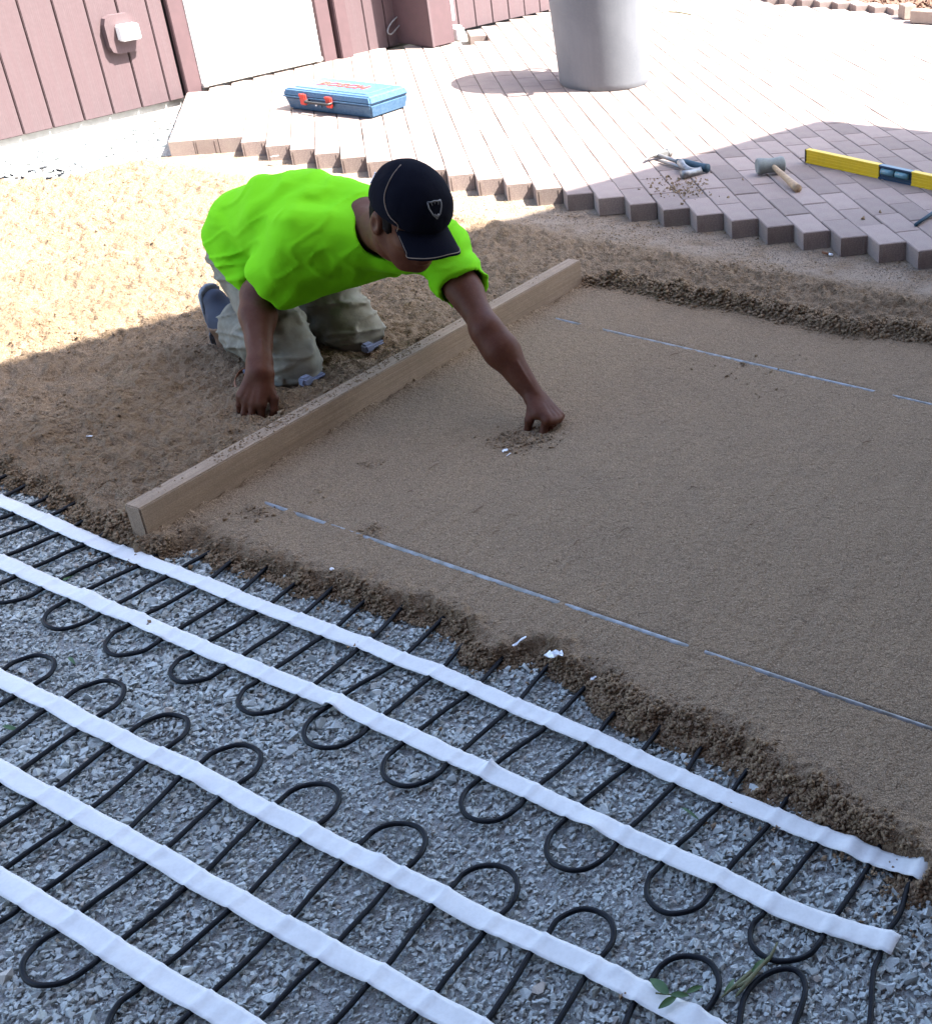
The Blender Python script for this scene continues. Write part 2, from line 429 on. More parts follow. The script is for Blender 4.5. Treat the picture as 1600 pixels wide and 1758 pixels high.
# ------------------------------------------------------------------ sand heightfield
def seg_cover(t, segs, soft=.01):
    """1 inside listed intervals"""
    r = np.zeros_like(t)
    for a, b in segs: r = np.maximum(r, sstep(a-soft, a, t)*(1-sstep(b, b+soft, t)))
    return r
def rail_t(R, px, py):
    d = R[1]-R[0]; d = d/np.linalg.norm(d)
    return float(np.dot(g(px, py, SZ)[:2]-R[0], d))
RS1 = [(rail_t(RAIL1, *a), rail_t(RAIL1, *b)) for a, b in [((470,868),(487,874)), ((513,884),(556,896)), ((625,925),(948,1036)), ((970,1043),(1170,1112)), ((1213,1126),(1900,1352))]]
RS2 = [(rail_t(RAIL2, *a), rail_t(RAIL2, *b)) for a, b in [((955,547),(992,556)), ((1038,567),(1500,668)), ((1545,679),(2000,785))]]
def sand_height(X, Y):
    de, se = polydist(X, Y, EDGE); de = de*np.where(se >= 0, 1, -1)           # + inside the sand
    wob = fbm(X, Y, 22, 3, 5)*.012+fbm(X, Y, 90, 2, 8)*.006
    d = de+wob
    dl, sl = polydist(X, Y, LEFTB); dl = -dl*np.where(sl >= 0, 1, -1)         # + inside the sand
    dl = dl+fbm(X, Y, 14, 3, 2)*.03
    # how far to the right of the board, in the screeded field
    bn = (X-BA[0])*BN[0]+(Y-BA[1])*BN[1]; bt = (X-BA[0])*BD[0]+(Y-BA[1])*BD[1]
    db, sb = polydist(X, Y, BERM); sb = np.where(sb >= 0, 1, -1)              # + far side of the berm
    far = db*sb
    far = np.where(X < BB[0], np.where(bt > 1.72, .2, far), far)
    scr = sstep(.03, .10, d)*(1-sstep(-.02, .01, bn))*(1-sstep(-.03, .0, far+wob*.4))
    rough = 1-scr
    z = SZ*sstep(-.006, .045, d)*sstep(-.02, .09, dl)
    n1 = fbm(X, Y, 3.2, 3, 1); n2 = fbm(X, Y, 17, 3, 4); n3 = fbm(X, Y, 75, 2, 7)
    # raked, directional ripples behind the board
    q = (X*.35+Y*.94); p = (X*.94-Y*.35)
    n4 = fbm(p*.45, q, 55, 2, 9)
    inner = sstep(.0, .12, d)*sstep(0, .1, dl)
    behind = inner*np.maximum(sstep(.0, .06, bn), sstep(.0, .05, far))
    # flat strip next to the pavers
    s0 = ((X-PO[0])*(-math.sin(math.radians(-26.6)))+(Y-PO[1])*math.cos(math.radians(-26.6)))
    padj = sstep(-.30, -.13, s0)
    n5 = fbm(X, Y, 42, 2, 17); n6 = np.abs(fbm(X, Y, 30, 3, 19))
    z += behind*(1-padj*.85)*(.010+.009*n1+.0075*n2+.0066*n3+.0050*n4+.0042*n5-.009*np.clip(.25-n6, 0, 1))
    z += rough*(1-behind)*sstep(0, .03, d)*(.007*n2+.0055*n3+.004*n5+.002)
    z += scr*(.0008*n2+.0007*n3+.0009*n1+.0011*vn((X*BD[0]+Y*BD[1])*6, (X*BN[0]+Y*BN[1])*70, 44))
    # berm along the far edge of the screeded field
    lump = .55+.45*fbm(X, Y, 26, 3, 12)
    bw = np.where(far > 0, .045, .022)
    z += .030*np.exp(-(db/bw)**2)*np.clip(lump+.35, .15, 1.5)*sstep(BB[0]-.02, BB[0]+.05, X)
    # ridges raked parallel to the board
    inb = sstep(-.02, .05, bt)*(1-sstep(1.62, 1.75, bt))
    z += .020*np.exp(-((bn-.075-.008*fbm(X, Y, 6, 2, 3))/.022)**2)*inb*np.clip(.8+.6*fbm(X, Y, 30, 2, 15), .2, 1.5)
    z += .012*np.exp(-((bn-.13-.012*fbm(X, Y, 4, 2, 6))/.02)**2)*inb*sstep(.2, .5, bt)
    z -= .006*np.exp(-((bn-.105)/.014)**2)*inb
    # shallow slope the man kneels on, prints
    for (cx, cy, rr, dd) in [(-1.36,3.05,.12,.014), (-1.66,3.30,.11,.012), (-1.58,3.02,.16,.012), (-1.9,3.0,.14,.01), (-2.2,3.6,.16,.012), (-1.75,2.62,.12,.008), (-2.5,4.1,.2,.012), (-1.0,4.1,.12,.01), (-2.1,4.6,.18,.012)]:
        r2 = ((X-cx)**2+(Y-cy)**2)/rr**2
        z -= dd*np.exp(-r2**1.6*1.2)-dd*.5*np.exp(-(np.sqrt(r2)-1.15)**2*18)
    # diagonal small ridge, steps
    def ridge(P, h, w, asym=1.):
        dd, ss = polydist(X, Y, P)
        return h*np.exp(-(dd/w)**2)*np.clip(.7+.6*fbm(X, Y, 28, 2, 21), .1, 1.4)
    z += ridge([g(a, b, SZ)[:2] for a, b in [(1130,510),(1190,495),(1240,470),(1275,455)]], .014, .018)
    z += ridge([g(a, b, SZ)[:2] for a, b in [(1340,455),(1400,462),(1450,475)]], .010, .03)
    z += ridge([g(a, b, SZ)[:2] for a, b in [(1560,530),(1600,520),(1700,530)]], .02, .04)
    z += ridge([g(a, b, SZ)[:2] for a, b in [(235,648),(270,625),(320,615),(400,590)]], .012, .02)
    z += ridge([g(a, b, SZ)[:2] for a, b in [(830,430),(880,400),(940,385),(1000,395),(1100,410),(1200,430)]], .010, .03)
    # rails lie just under the screeded sand
    for R, segs in ((RAIL1, RS1), (RAIL2, RS2)):
        dr = (R[1]-R[0])/np.linalg.norm(R[1]-R[0]); nr = np.array([-dr[1], dr[0]])
        a = np.abs((X-R[0][0])*nr[0]+(Y-R[0][1])*nr[1]); t = (X-R[0][0])*dr[0]+(Y-R[0][1])*dr[1]
        cov = seg_cover(t+fbm(X, Y, 60, 2, 31)*.004, segs)*np.clip(1.1+.7*fbm(X, Y, 35, 2, 77), .0, 1)
        z = np.where((a < .012) & (scr > .5), z-.005*cov*(1-sstep(.003, .007, a)), z)
        z = np.where((a < .03) & (scr > .5), z+.0015*(1-cov)*(1-sstep(.01, .03, a)), z)
    # scratched patch under the left hand, little holes
    for px, py, r_, h_ in [(895,755,.055,.006),(640,797,.016,.006),(637,912,.022,.009),(430,880,.035,.004),(540,750,.02,.003),(1205,700,.02,.002)]:
        c = g(px, py, SZ)[:2]; rr = np.sqrt((X-c[0])**2+(Y-c[1])**2)/r_
        z += h_*np.exp(-rr**2)*(fbm(X, Y, 70, 3, 40)*1.3-.1)
    # sand thins out at the bottom: gravel shows
    z = np.where((d < -.012) | (dl < -.04), -.03, z)
    # flat strip is kept level next to the pavers
    z = np.where(padj > 0, z*(1-padj*.6)+(SZ+.0015*n3)*padj*.6*sstep(0, .09, dl)+(-.03)*padj*.6*(dl < -.04), z)
    ta, tb = g(1000, 1268, .01)[:2], g(1562, 1503, .01)[:2]
    dt_, _s = polydist(X, Y, [ta, tb])
    z = np.where(dt_ < .026, np.minimum(z, .010), z)
    moist = np.clip(rough*(1-padj)*.55*(behind > .3)*np.clip(.5+n1*.6+n2*.4, 0, 1)+(1-sstep(.0, .07, d))*1.0
                    + np.exp(-(db/.05)**2)*.8*(X > BB[0]), 0, 1)
    moist *= sstep(4.6, 3.2, Y) if False else (1-sstep(3.3, 4.6, Y)*.8)
    chips = np.clip(padj*(.75+.5*n2), 0, 1)*.8
    return z, moist, chips, d, dl, scr

xs = np.arange(-3.75, 1.25, .0052)
ys = [.95]
while ys[-1] < 6.0: ys.append(ys[-1]+.0036+.0014*max(0, ys[-1]-1.2))
ys = np.array(ys)
GX, GY = np.meshgrid(xs, ys)
jx = GX; jy = GY
# keep only what the sand covers and what can be seen (with a margin)
VIEW = [g(-260, 1758+120)[:2], g(1600+260, 1758+120)[:2], g(2000, -10)[:2], g(-500, -10)[:2]]
keepv = inpoly(GX, GY, VIEW)
VIEWG = [g(-170, 1758+60)[:2], g(1600+170, 1758+60)[:2], g(2000, -10)[:2], g(-400, -10)[:2]]
SHAPE_ = GX.shape
ZZ = np.full(SHAPE_, -.03); MO = np.zeros(SHAPE_); CH = np.zeros(SHAPE_); DD = np.full(SHAPE_, -1.); DL = np.full(SHAPE_, -1.); SC = np.zeros(SHAPE_)
r_ = sand_height(GX[keepv], GY[keepv])
ZZ[keepv], MO[keepv], CH[keepv], DD[keepv], DL[keepv], SC[keepv] = r_
# under the pavers nothing is needed beyond a little overlap
uu = ((GX-PO[0])*PU[0]+(GY-PO[1])*PU[1])/.1; vv = ((GX-PO[0])*PV[0]+(GY-PO[1])*PV[1])/.1
vlim = np.where(uu < -13, -13, np.floor(uu))
inpav = (vv < vlim-2.2) & (uu > -16.5)
kv = keepv & (ZZ > -.012) & ~inpav
def zat(x, y):
    i = np.clip(np.searchsorted(ys, y), 1, len(ys)-1); j = np.clip(np.searchsorted(xs, x), 1, len(xs)-1)
    return ZZ[i, j]
kf = kv[:-1, :-1] & kv[1:, :-1] & kv[:-1, 1:] & kv[1:, 1:]
idx = np.arange(SHAPE_[0]*SHAPE_[1]).reshape(SHAPE_)
q = np.stack([idx[:-1, :-1][kf], idx[:-1, 1:][kf], idx[1:, 1:][kf], idx[1:, :-1][kf]], 1)
us, inv = np.unique(q, return_inverse=True)
V = np.stack([GX.ravel()[us], GY.ravel()[us], ZZ.ravel()[us]], 1)
sand = npmesh('sand_bed', V, inv.reshape(q.shape), M_SAND, smooth=True, attrs={'moist': MO.ravel()[us], 'chips': CH.ravel()[us]})
tag(sand, 'brown bedding sand, raked rough behind the board and screeded flat in front', kind='structure')
print('sand quads', len(q))

# ------------------------------------------------------------------ scattering of stones and crumbs
def rock_protos(n, sub=0, jit=.28, seed=1, flat=.65, k=11):
    r = np.random.default_rng(seed); out = []
    for i in range(n):
        kk_ = int(r.integers(k-2, k+2))
        P = r.normal(size=(kk_, 3)); P /= np.linalg.norm(P, axis=1)[:, None]
        P *= r.uniform(1-jit, 1.0, (kk_, 1))
        P *= np.array([r.uniform(.95, 1.35), r.uniform(.7, 1.0), r.uniform(flat*.7, flat*1.25)])
        bm = bmesh.new()
        for p in P: bm.verts.new(p)
        bmesh.ops.convex_hull(bm, input=bm.verts[:])
        for v in [v for v in bm.verts if not v.link_faces]: bm.verts.remove(v)
        bmesh.ops.triangulate(bm, faces=bm.faces[:])
        bmesh.ops.recalc_face_normals(bm, faces=bm.faces[:])
        bm.verts.index_update()
        out.append((np.array([v.co[:] for v in bm.verts]), np.array([[v.index for v in f.verts] for f in bm.faces]))); bm.free()
    return out
def rand_rot(n, tilt, r):
    a = r.uniform(0, 2*np.pi, n); tx = r.normal(0, tilt, n); ty = r.normal(0, tilt, n)
    ca, sa = np.cos(a), np.sin(a)
    Rz = np.zeros((n, 3, 3)); Rz[:, 0, 0] = ca; Rz[:, 0, 1] = -sa; Rz[:, 1, 0] = sa; Rz[:, 1, 1] = ca; Rz[:, 2, 2] = 1
    Rx = np.zeros((n, 3, 3)); Rx[:, 0, 0] = 1; Rx[:, 1, 1] = np.cos(tx); Rx[:, 1, 2] = -np.sin(tx); Rx[:, 2, 1] = np.sin(tx); Rx[:, 2, 2] = np.cos(tx)
    Ry = np.zeros((n, 3, 3)); Ry[:, 1, 1] = 1; Ry[:, 0, 0] = np.cos(ty); Ry[:, 0, 2] = np.sin(ty); Ry[:, 2, 0] = -np.sin(ty); Ry[:, 2, 2] = np.cos(ty)
    return Rx@Ry@Rz
def scatter(name, P, sz, protos, mt, seed=3, tilt=.35, attrs=None, parent=None, smooth=False):
    r = np.random.default_rng(seed)
    n = len(P); which = r.integers(0, len(protos), n)
    Rm = rand_rot(n, tilt, r)
    Vs = []; Fs = []; off = 0; A = {k: [] for k in (attrs or {})}
    for k, (pv, pf) in enumerate(protos):
        I = np.where(which == k)[0]
        if not len(I): continue
        W = np.einsum('nij,vj->nvi', Rm[I], pv)*sz[I][:, None, None]+P[I][:, None, :]
        Vs.append(W.reshape(-1, 3))
        Fs.append((pf[None]+(np.arange(len(I))*len(pv))[:, None, None]+off).reshape(-1, 3))
        off += len(I)*len(pv)
        for a in A: A[a].append(np.repeat(attrs[a][I], len(pv)))
    return npmesh(name, np.concatenate(Vs), np.concatenate(Fs), mt, parent, smooth, {a: np.concatenate(b) for a, b in A.items()} if A else None)

# ------------------------------------------------------------------ heating mats: crossings of cable and tape, read off the photo
A_ = [(26,889),(63,905.5),(104,924),(146,943),(190,960.5),(239,978.7),(288,998),(338,1016.5),(389.5,1038.5),(441,1060),(497,1079.5),(554,1102),(615,1123),(675,1149),(739,1172),(803,1200),(870,1230),(936,1258.5),(1007,1286.5),(1080,1322),(1157,1357),(1236,1391),(1318,1425),(1401.5,1459),(1490,1495),(1565,1520.5)]
B_ = [(30,997),(76,1019),(121,1037),(175,1061),(224,1080),(280,1106),(332,1128),(390,1153),(446,1176),(513,1204),(563,1223),(634,1258),(693,1285),(769,1321),(825,1345),(901,1382),(972,1415),(1059,1457),(1136,1492),(1227,1531),(1311,1575),(1413,1615),(1512,1645)]
C_ = [(28,1204),(80,1228),(136.5,1261),(192.5,1288),(254,1317),(313,1343),(379,1380),(444,1415),(517,1451),(587,1489),(670,1528),(745,1565),(831,1612),(913,1645),(1004,1688),(1089,1732)]
D_ = [(3.5,1354),(63,1386.5),(126,1421),(191,1457),(254,1491.5),(322,1533),(395,1573),(469,1615),(549,1659),(633,1701),(717,1749)]
EE_ = [(37,1568),(101.5,1607),(175,1654),(247,1701),(331,1747)]
SP = .0925
TW = .0365          # tape width, along the cables
def ext(P, lo, hi):
    """dict index -> ground point (lower edge of the tape) with lo extra to the left and hi to the right"""
    Q = [g(a, b)[:2] for a, b in P]
    d = {i: p for i, p in enumerate(Q)}
    for k in range(1, lo+1): d[-k] = Q[0]-E1*SP*k
    for k in range(1, hi+1): d[len(Q)-1+k] = Q[-1]+E1*SP*k
    return d
XA = ext(A_, 6, 0); XB = ext(B_, 8, 0); XC = ext(C_, 6, 1); XD = ext(D_, 6, 7); XE = ext(EE_, 6, 9)
CZ = .0108; CR = .0044
LOOP = [(0,0),(-.015,.16),(-.02,.33),(.06,.53),(.2,.68),(.42,.76),(.66,.74),(.86,.6),(.98,.4),(1.01,.2),(1,0)]
def loop_pts(p, q, out):
    L = np.linalg.norm(q-p); a = (q-p)/L
    k1 = random.uniform(.94, 1.07); sk = random.uniform(-.04, .04)
    return [p+a*L*(u+sk*v)+out*L*v*k1 for u, v in LOOP[1:-1]]
def wiggle(P, amp=.0012):
    P = np.array(P); n = len(P)
    s = random.uniform(0, 99)
    for i in range(n):
        P[i, 0] += amp*math.sin(i*1.7+s); P[i, 1] += amp*math.sin(i*1.3+s*2)
        P[i, 2] += .0007*math.sin(i*.4+s)
    return P
def cable_tube(mb, pts2, z=CZ, ends=None, n=6, seg=10):
    pts = [(p[0], p[1], z) for p in pts2]
    P = catmull(pts, n)
    P = wiggle(P, 0.)
    if ends:     # sink the ends under the sand
        m = min(6, len(P)//3)
        for k in range(m):
            f = 1-k/m
            if 's' in ends: P[k][2] -= .010*f
            if 'e' in ends: P[-1-k][2] -= .010*f
    mb.tube(P, CR, seg)
def strand(a, b):      # from tape A crossing down to tape B crossing with a little wander
    v = b-a; nn = np.array([-v[1], v[0]])
    out = []
    for t in (.3, .7): out.append(a+v*t+nn*random.uniform(-.010, .010))
    return out

PATHS = []          # all cable paths on the ground, to keep big stones away
def up(p, k): return p+E2*k
TPO = E2*TW
# ---- mat one
mat1 = empty('heating_mat', (*XB[0], 0), label='heating mat of black cable under two white tapes, half buried at the sand edge', cat='heating mat', group='heating mats on the gravel')
mb = MB()
def add1(pts, ends=None, z=CZ):
    P = [np.array(p)-XB[0] for p in pts]
    PATHS.append([np.array(p) for p in pts])
    cable_tube(mb, P, z, ends)
TOPS = {23: (1445,1390), 24: (1525,1412), 22: (1365,1358), 21: (1283,1330), 20: (1219,1268), 19: (1139,1250), 18: (1062,1224), 17: (1026,1164), 16: (950,1141), 15: (880,1118), 14: (799,1112), 13: (757,1074), 12: (690,1052), 11: (635,1033), 10: (579,1011), 9: (521,1000), 8: (461,981), 7: (408,964)}
def topext(i):
    a = XA[i]
    if i in TOPS:
        t = g(*TOPS[i])[:2]; a = a+TPO; d = t-a; d = d/np.linalg.norm(d)
        return [t+d*.16, t+d*.05, t]+([(a+t)/2] if np.linalg.norm(t-a) > .05 else [])
    return [up(a, .26)+E1*random.uniform(-.01, .01), up(a, .12)+E1*random.uniform(-.004, .004), up(a, .06)]
for k in range(-4, 11):
    i0, i1 = 2*k, 2*k+1
    if i0 < -8: continue
    a0, a1 = XA.get(i0+3), XA.get(i1+3)
    if a0 is None or a1 is None: continue
    b0, b1 = XB[i0]+TPO, XB[i1]+TPO
    pts = topext(i0+3)+[a0+TPO, a0]+strand(a0, b0)+[b0, XB[i0]]+loop_pts(XB[i0], XB[i1], -E2)+[XB[i1], b1]+strand(b1, a1)+[a1, a1+TPO]+topext(i1+3)[::-1]
    add1(pts, 'se')
lead = [g(*p)[:2] for p in [(1640,1375),(1600,1456),(1561,1521),(1544,1575),(1518,1617),(1510,1647),(1498,1680),(1493,1757),(1480,1850)]]
add1(lead)
mb.build('cable', M_CABLE, mat1, smooth=True)
# ---- mat two
mat2 = empty('heating_mat', (*XD[3], 0), label='heating mat of black cable under three white tapes in the left foreground', cat='heating mat', group='heating mats on the gravel')
mb = MB()
def add2(pts, ends=None, z=CZ):
    P = [np.array(p)-XD[3] for p in pts]
    PATHS.append([np.array(p) for p in pts])
    cable_tube(mb, P, z, ends)
TPO = E2*TW
done = None
for k in range(-3, 9):
    i0, i1 = 2*k-1, 2*k
    if i0 not in XC or i1 not in XC: continue
    c0, c1 = XC[i0]+TPO, XC[i1]+TPO
    def down(i):
        r = [XC[i]+TPO, XC[i]]
        if i-2 in XD: r += strand(XC[i], XD[i-2]+TPO)+[XD[i-2]+TPO, XD[i-2]]
        if i-5 in XE: r += strand(XD[i-2], XE[i-5]+TPO)+[XE[i-5]+TPO, XE[i-5]]
        return r
    # the cable snakes: up i0, loop, down i1, loop under E to the next
    pts = down(i0)[::-1]+loop_pts(c0, c1, E2)+down(i1)
    j = i1-5
    if j in XE and (j+1) in XE:
        pts = pts+loop_pts(XE[j], XE[j+1], -E2)+[XE[j+1]]
    add2(pts)
add2([g(*p)[:2] for p in [(1262,1830),(1271,1750),(1281,1715),(1306,1687),(1337,1673),(1365,1675),(1379,1690),(1381,1715),(1369,1753),(1340,1830)]])
mb.build('cable', M_CABLE, mat2, smooth=True)

def tape(P, origin, parent, top=TW, buckles=(), endlift=None, seed=0, base=.0146, cont=6):
    """P: crossing points (lower edge) in order along the tape; the tape lies over the cable"""
    r = np.random.default_rng(seed)
    P = [np.array(p) for p in P]
    if endlift is not None: P = P
    d0 = (P[1]-P[0]); 
    P = [P[0]-d0*.5]+P
    ts = []; cen = []
    lab = r.uniform(-.002, .002, len(P))
    for i in range(len(P)-1):
        n = 12
        for k in range(n):
            ts.append((i, k/n)); cen.append(P[i]*(1-k/n)+P[i+1]*(k/n))
    ts.append((len(P)-1, 0)); cen.append(P[-1]); ts += [(len(P)-1, .07), (len(P)-1, .16)]; cen += [P[-1]+E1*.0065, P[-1]+E1*.0145]
    V = []; rows = 7
    for (i, t), c in zip(ts, cen):
        tt = t if i > 0 else (t+1)/2      # first half cell
        dcross = min(tt, 1-tt)*SP
        prof = math.exp(-(dcross/.0058)**2)*(CZ+CR+.0027-base)
        for m in range(rows):
            w = m/(rows-1)
            s_ = (c-origin)+E2*(top*w)
            zz = base+prof+.0010*math.sin(i*2.1+w*3)+.0006*vn(np.array([(c[0])*60.]), np.array([c[1]*60+w*2]), seed)[0]
            # gentle sag and creases
            zz += .0009*math.sin((i+tt)*7.3+seed)*(w-.5)
            crease = (abs(tt-.33) < .02 or abs(tt-.66) < .02) and ((i+seed) % 2 == 0)
            if crease: zz += .0012
            dx = 0.
            if endlift is not None: zz += endlift*float(sstep(len(P)-1.6, len(P)-.85, i+t))*(.4+.6*w)
            for (bi, bt, bh, bw) in buckles:
                x = ((i+tt)-(bi+bt))*SP
                zz += bh*math.exp(-(x/bw)**2)*(.55+.45*math.cos(w*2.4+bi))
                dx += -bh*.35*math.tanh(x/bw)*math.exp(-(x/(2*bw))**2)*(w-.3)*2
            ww = E1*(dx)
            edge = .0008*math.sin((i+tt)*4+m)
            V.append((s_[0]+ww[0], s_[1]+ww[1]+edge, zz))
    n = len(ts); Fc = []
    for i in range(n-1):
        for m in range(rows-1):
            Fc.append((i*rows+m, (i+1)*rows+m, (i+1)*rows+m+1, i*rows+m+1))
    # thickness
    nv = len(V); V += [(x, y, z-.0007) for x, y, z in V]
    Fc += [tuple(nv+q for q in f[::-1]) for f in Fc]
    for i in range(n-1):
        a, b = i*rows, (i+1)*rows; Fc.append((b, a, nv+a, nv+b))
        a, b = i*rows+rows-1, (i+1)*rows+rows-1; Fc.append((a, b, nv+b, nv+a))
    for m in range(rows-1):
        a = m; Fc.append((a, a+1, nv+a+1, nv+a))
        a = (n-1)*rows+m; Fc.append((a+1, a, nv+a, nv+a+1))
    return pymesh('tape', V, Fc, M_TAPE, parent, smooth=True)
def seqx(X): return [X[i] for i in sorted(X)]
A_end = seqx(XA)
tape(A_end, XB[0], mat1, seed=1, endlift=.012, buckles=[(30, .55, .008, .016), (26, .3, .004, .02)])
tape(seqx(XB), XB[0], mat1, seed=2, endlift=.005, buckles=[(19, .12, .011, .013), (21, .45, .007, .02), (22, .95, .013, .012), (11, .3, .006, .02), (25, .5, .007, .02), (16, .6, .004, .02), (27, .7, .005, .03), (13, .8, .004, .02)])
c_end = seqx(XC)[:-1]+[XC[15]+E1*.12-E2*.005]
tape(c_end, XD[3], mat2, seed=3, buckles=[(16, .55, .009, .016), (12, .3, .005, .02), (21, .5, .008, .02), (22, .7, .012, .015), (9, .4, .005, .02)])
tape(seqx(XD), XD[3], mat2, seed=4)
tape(seqx(XE), XD[3], mat2, seed=5, buckles=[(8, .5, .003, .03)])

# ---- a third mat by the wall, mostly bleached by the sun
m3o = g(60, 300)[:2]
mat3 = empty('heating_mat', (*m3o, 0), label='end loops of a blue-grey cable mat on the gravel strip below the wall', cat='heating mat', group='heating mats on the gravel')
mb = MB()
for pts in [[(112,281),(125,279),(133,283),(128,288),(118,288)], [(50,297),(65,293),(82,289)], [(88,297),(100,294),(110,297),(106,302),(96,304)], [(0,311),(12,305),(26,303)], [(20,316),(32,313),(44,309),(38,306)], [(80,309),(92,307)], [(-60,312),(-30,309),(0,311)]]:
    P = [np.array(g(a, b)[:2])-m3o for a, b in pts]
    cable_tube(mb, P, .0055)
mb.build('cable', M_CABLE, mat3, smooth=True)

# ------------------------------------------------------------------ ground, gravel base and stones
def plane(name, P, z, m, kind='structure', label=None):
    o = pymesh(name, [(x, y, z) for x, y in P], [tuple(range(len(P)))], m)
    return tag(o, label, kind=kind)
plane('ground', [(-120, -120), (120, -120), (120, 120), (-120, 120)], -.08, M_GROUND, label='pale dry ground around the patio')
gx = np.arange(-3.2, 1.15, .009); gy = np.arange(.6, 3.6, .009)
X, Y = np.meshgrid(gx, gy)
Z = -.0065+.003*fbm(X, Y, 5, 3, 50)+.0010*fbm(X, Y, 45, 3, 51)
kk = inpoly(X, Y, VIEW) 
de, se = polydist(X, Y, EDGE)
kk &= (de*np.where(se >= 0, 1, -1)) < .10
kf = kk[:-1, :-1] & kk[1:, :-1] & kk[:-1, 1:] & kk[1:, 1:]
idx = np.arange(X.size).reshape(X.shape)
q = np.stack([idx[:-1, :-1][kf], idx[:-1, 1:][kf], idx[1:, 1:][kf], idx[1:, :-1][kf]], 1)
us, inv = np.unique(q, return_inverse=True)
o = npmesh('gravel_bed', np.stack([X.ravel()[us], Y.ravel()[us], Z.ravel()[us]], 1), inv.reshape(q.shape), M_GBASE, smooth=True)
tag(o, 'compacted grey limestone fines under the heating mats', kind='structure')
# gravel strip between the sand and the wall
sx = np.arange(-4.6, -2.2, .03); sy = np.arange(3.6, 7.0, .03)
X, Y = np.meshgrid(sx, sy); Zs = .004+.006*fbm(X, Y, 6, 3, 60)
idx = np.arange(X.size).reshape(X.shape)
q = np.stack([idx[:-1, :-1].ravel(), idx[:-1, 1:].ravel(), idx[1:, 1:].ravel(), idx[1:, :-1].ravel()], 1)
o = npmesh('gravel_strip', np.stack([X.ravel(), Y.ravel(), Zs.ravel()], 1), q, M_GBASE, smooth=True)
tag(o, 'sunlit pale gravel strip along the foot of the wall', kind='structure')

# distance of scattered points to the tapes and cables
TL = [seqx(XA), seqx(XB), seqx(XC), seqx(XD), seqx(XE)]
def near_tape(x, y):
    best = np.full(x.shape, 9.)
    for T in TL:
        d, s = polydist(x, y, [T[0]+E2*TW/2, T[-1]+E2*TW/2])
        best = np.minimum(best, d)
    return best
grid_c = {}
def near_cable(x, y):
    pts = np.concatenate([np.concatenate([np.array(p[i])[None]+(np.array(p[i+1])-np.array(p[i]))[None]*np.linspace(0, 1, 8, endpoint=False)[:, None] for i in range(len(p)-1)]) for p in PATHS])
    c = .01
    occ = {}
    ix = np.floor(pts/c).astype(int)
    S_ = set(map(tuple, ix))
    S2 = set()
    for a, b in S_:
        for i in (-1, 0, 1):
            for j in (-1, 0, 1): S2.add((a+i, b+j))
    qx = np.floor(x/c).astype(int); qy = np.floor(y/c).astype(int)
    key = set(a*100003+b for a, b in S2)
    arr = np.array(sorted(key)); kq = qx*100003+qy
    pos = np.clip(np.searchsorted(arr, kq), 0, len(arr)-1)
    return arr[pos] == kq
def gravel_pts(n, zlift=0):
    x = RNG.uniform(-2.9, 1.0, n); y = RNG.uniform(.80, 3.3, n)
    m = inpoly(x, y, VIEWG)
    x, y = x[m], y[m]
    de, se = polydist(x, y, EDGE); de = de*np.where(se >= 0, 1, -1)
    m = de < .02
    return x[m], y[m], de[m]
protoA = rock_protos(24, 0, .18, 11, .75, k=8); protoB = rock_protos(12, 0, .2, 12, .8, k=8)
# small chips
def add_gravel(name, n, s0, s1, power, seed, coarse=False):
    x, y, de = gravel_pts(n)
    # the lower right and the sand edge hold coarser, cleaner stone; dusty fines lie between the mats
    w = .5+.5*fbm(x, y, 3.0, 2, 70)+sstep(-.4, .3, x)*.7-.25*(np.abs((x-XC[7][0])*E2[0]+(y-XC[7][1])*E2[1]-.11) < .06)
    if coarse:
        m = RNG.random(len(x)) < np.clip(w*.75, .08, 1)
        x, y, de, w = x[m], y[m], de[m], w[m]
    sz = s0+(s1-s0)*RNG.random(len(x))**power
    sz *= .8+.35*np.clip(w, 0, 1.3)
    nt_ = near_tape(x, y); nc = near_cable(x, y)
    z = -.0042+.003*fbm(x, y, 5, 3, 50)+.0010*RNG.normal(size=len(x))+sz*.34
    tp = z+sz*.75
    lim = np.where(nt_ < .026, .0085, np.where(nc, .0085, .02))
    z = np.where(tp > lim, lim-sz*.75, z)
    k = (z > -.022)
    x, y, z, sz = x[k], y[k], z[k], sz[k]
    tone = np.clip(RNG.random(len(x))**1.3*.95, 0, 1); warm = (RNG.random(len(x)) < .07)*RNG.random(len(x))
    return scatter(name, np.stack([x, y, z], 1), sz, protoA+protoB, M_GRAV, seed, .26, {'tone': tone, 'warm': warm})
o = add_gravel('gravel', 210000, .0034, .0078, 1.3, 21)
tag(o, 'small grey crushed limestone chips covering the ground', kind='stuff')
o = add_gravel('coarse_gravel', 24000, .0070, .0140, 2.4, 22, True)
tag(o, 'larger pale angular limestone pieces among the fine gravel', kind='stuff')
# strip by the wall
n = 3000
t = RNG.uniform(-1.5, 1.2, n); nn = RNG.uniform(0.02, 1.2, n)
x = WP[0]+WD[0]*t+WN[0]*nn; y = WP[1]+WD[1]*t+WN[1]*nn
dl, sl = polydist(x, y, LEFTB); m = (sl > 0) | (dl < .03)
x, y = x[m], y[m]
sz = RNG.uniform(.006, .016, len(x))
o = scatter('strip_gravel', np.stack([x, y, .006+sz*.2], 1), sz, protoA, M_GRAV, 5, .4, {'tone': RNG.random(len(x))*.6, 'warm': (RNG.random(len(x)) < .1)*.8})
tag(o, 'pale crushed stone on the sunlit strip under the wall', kind='stuff')

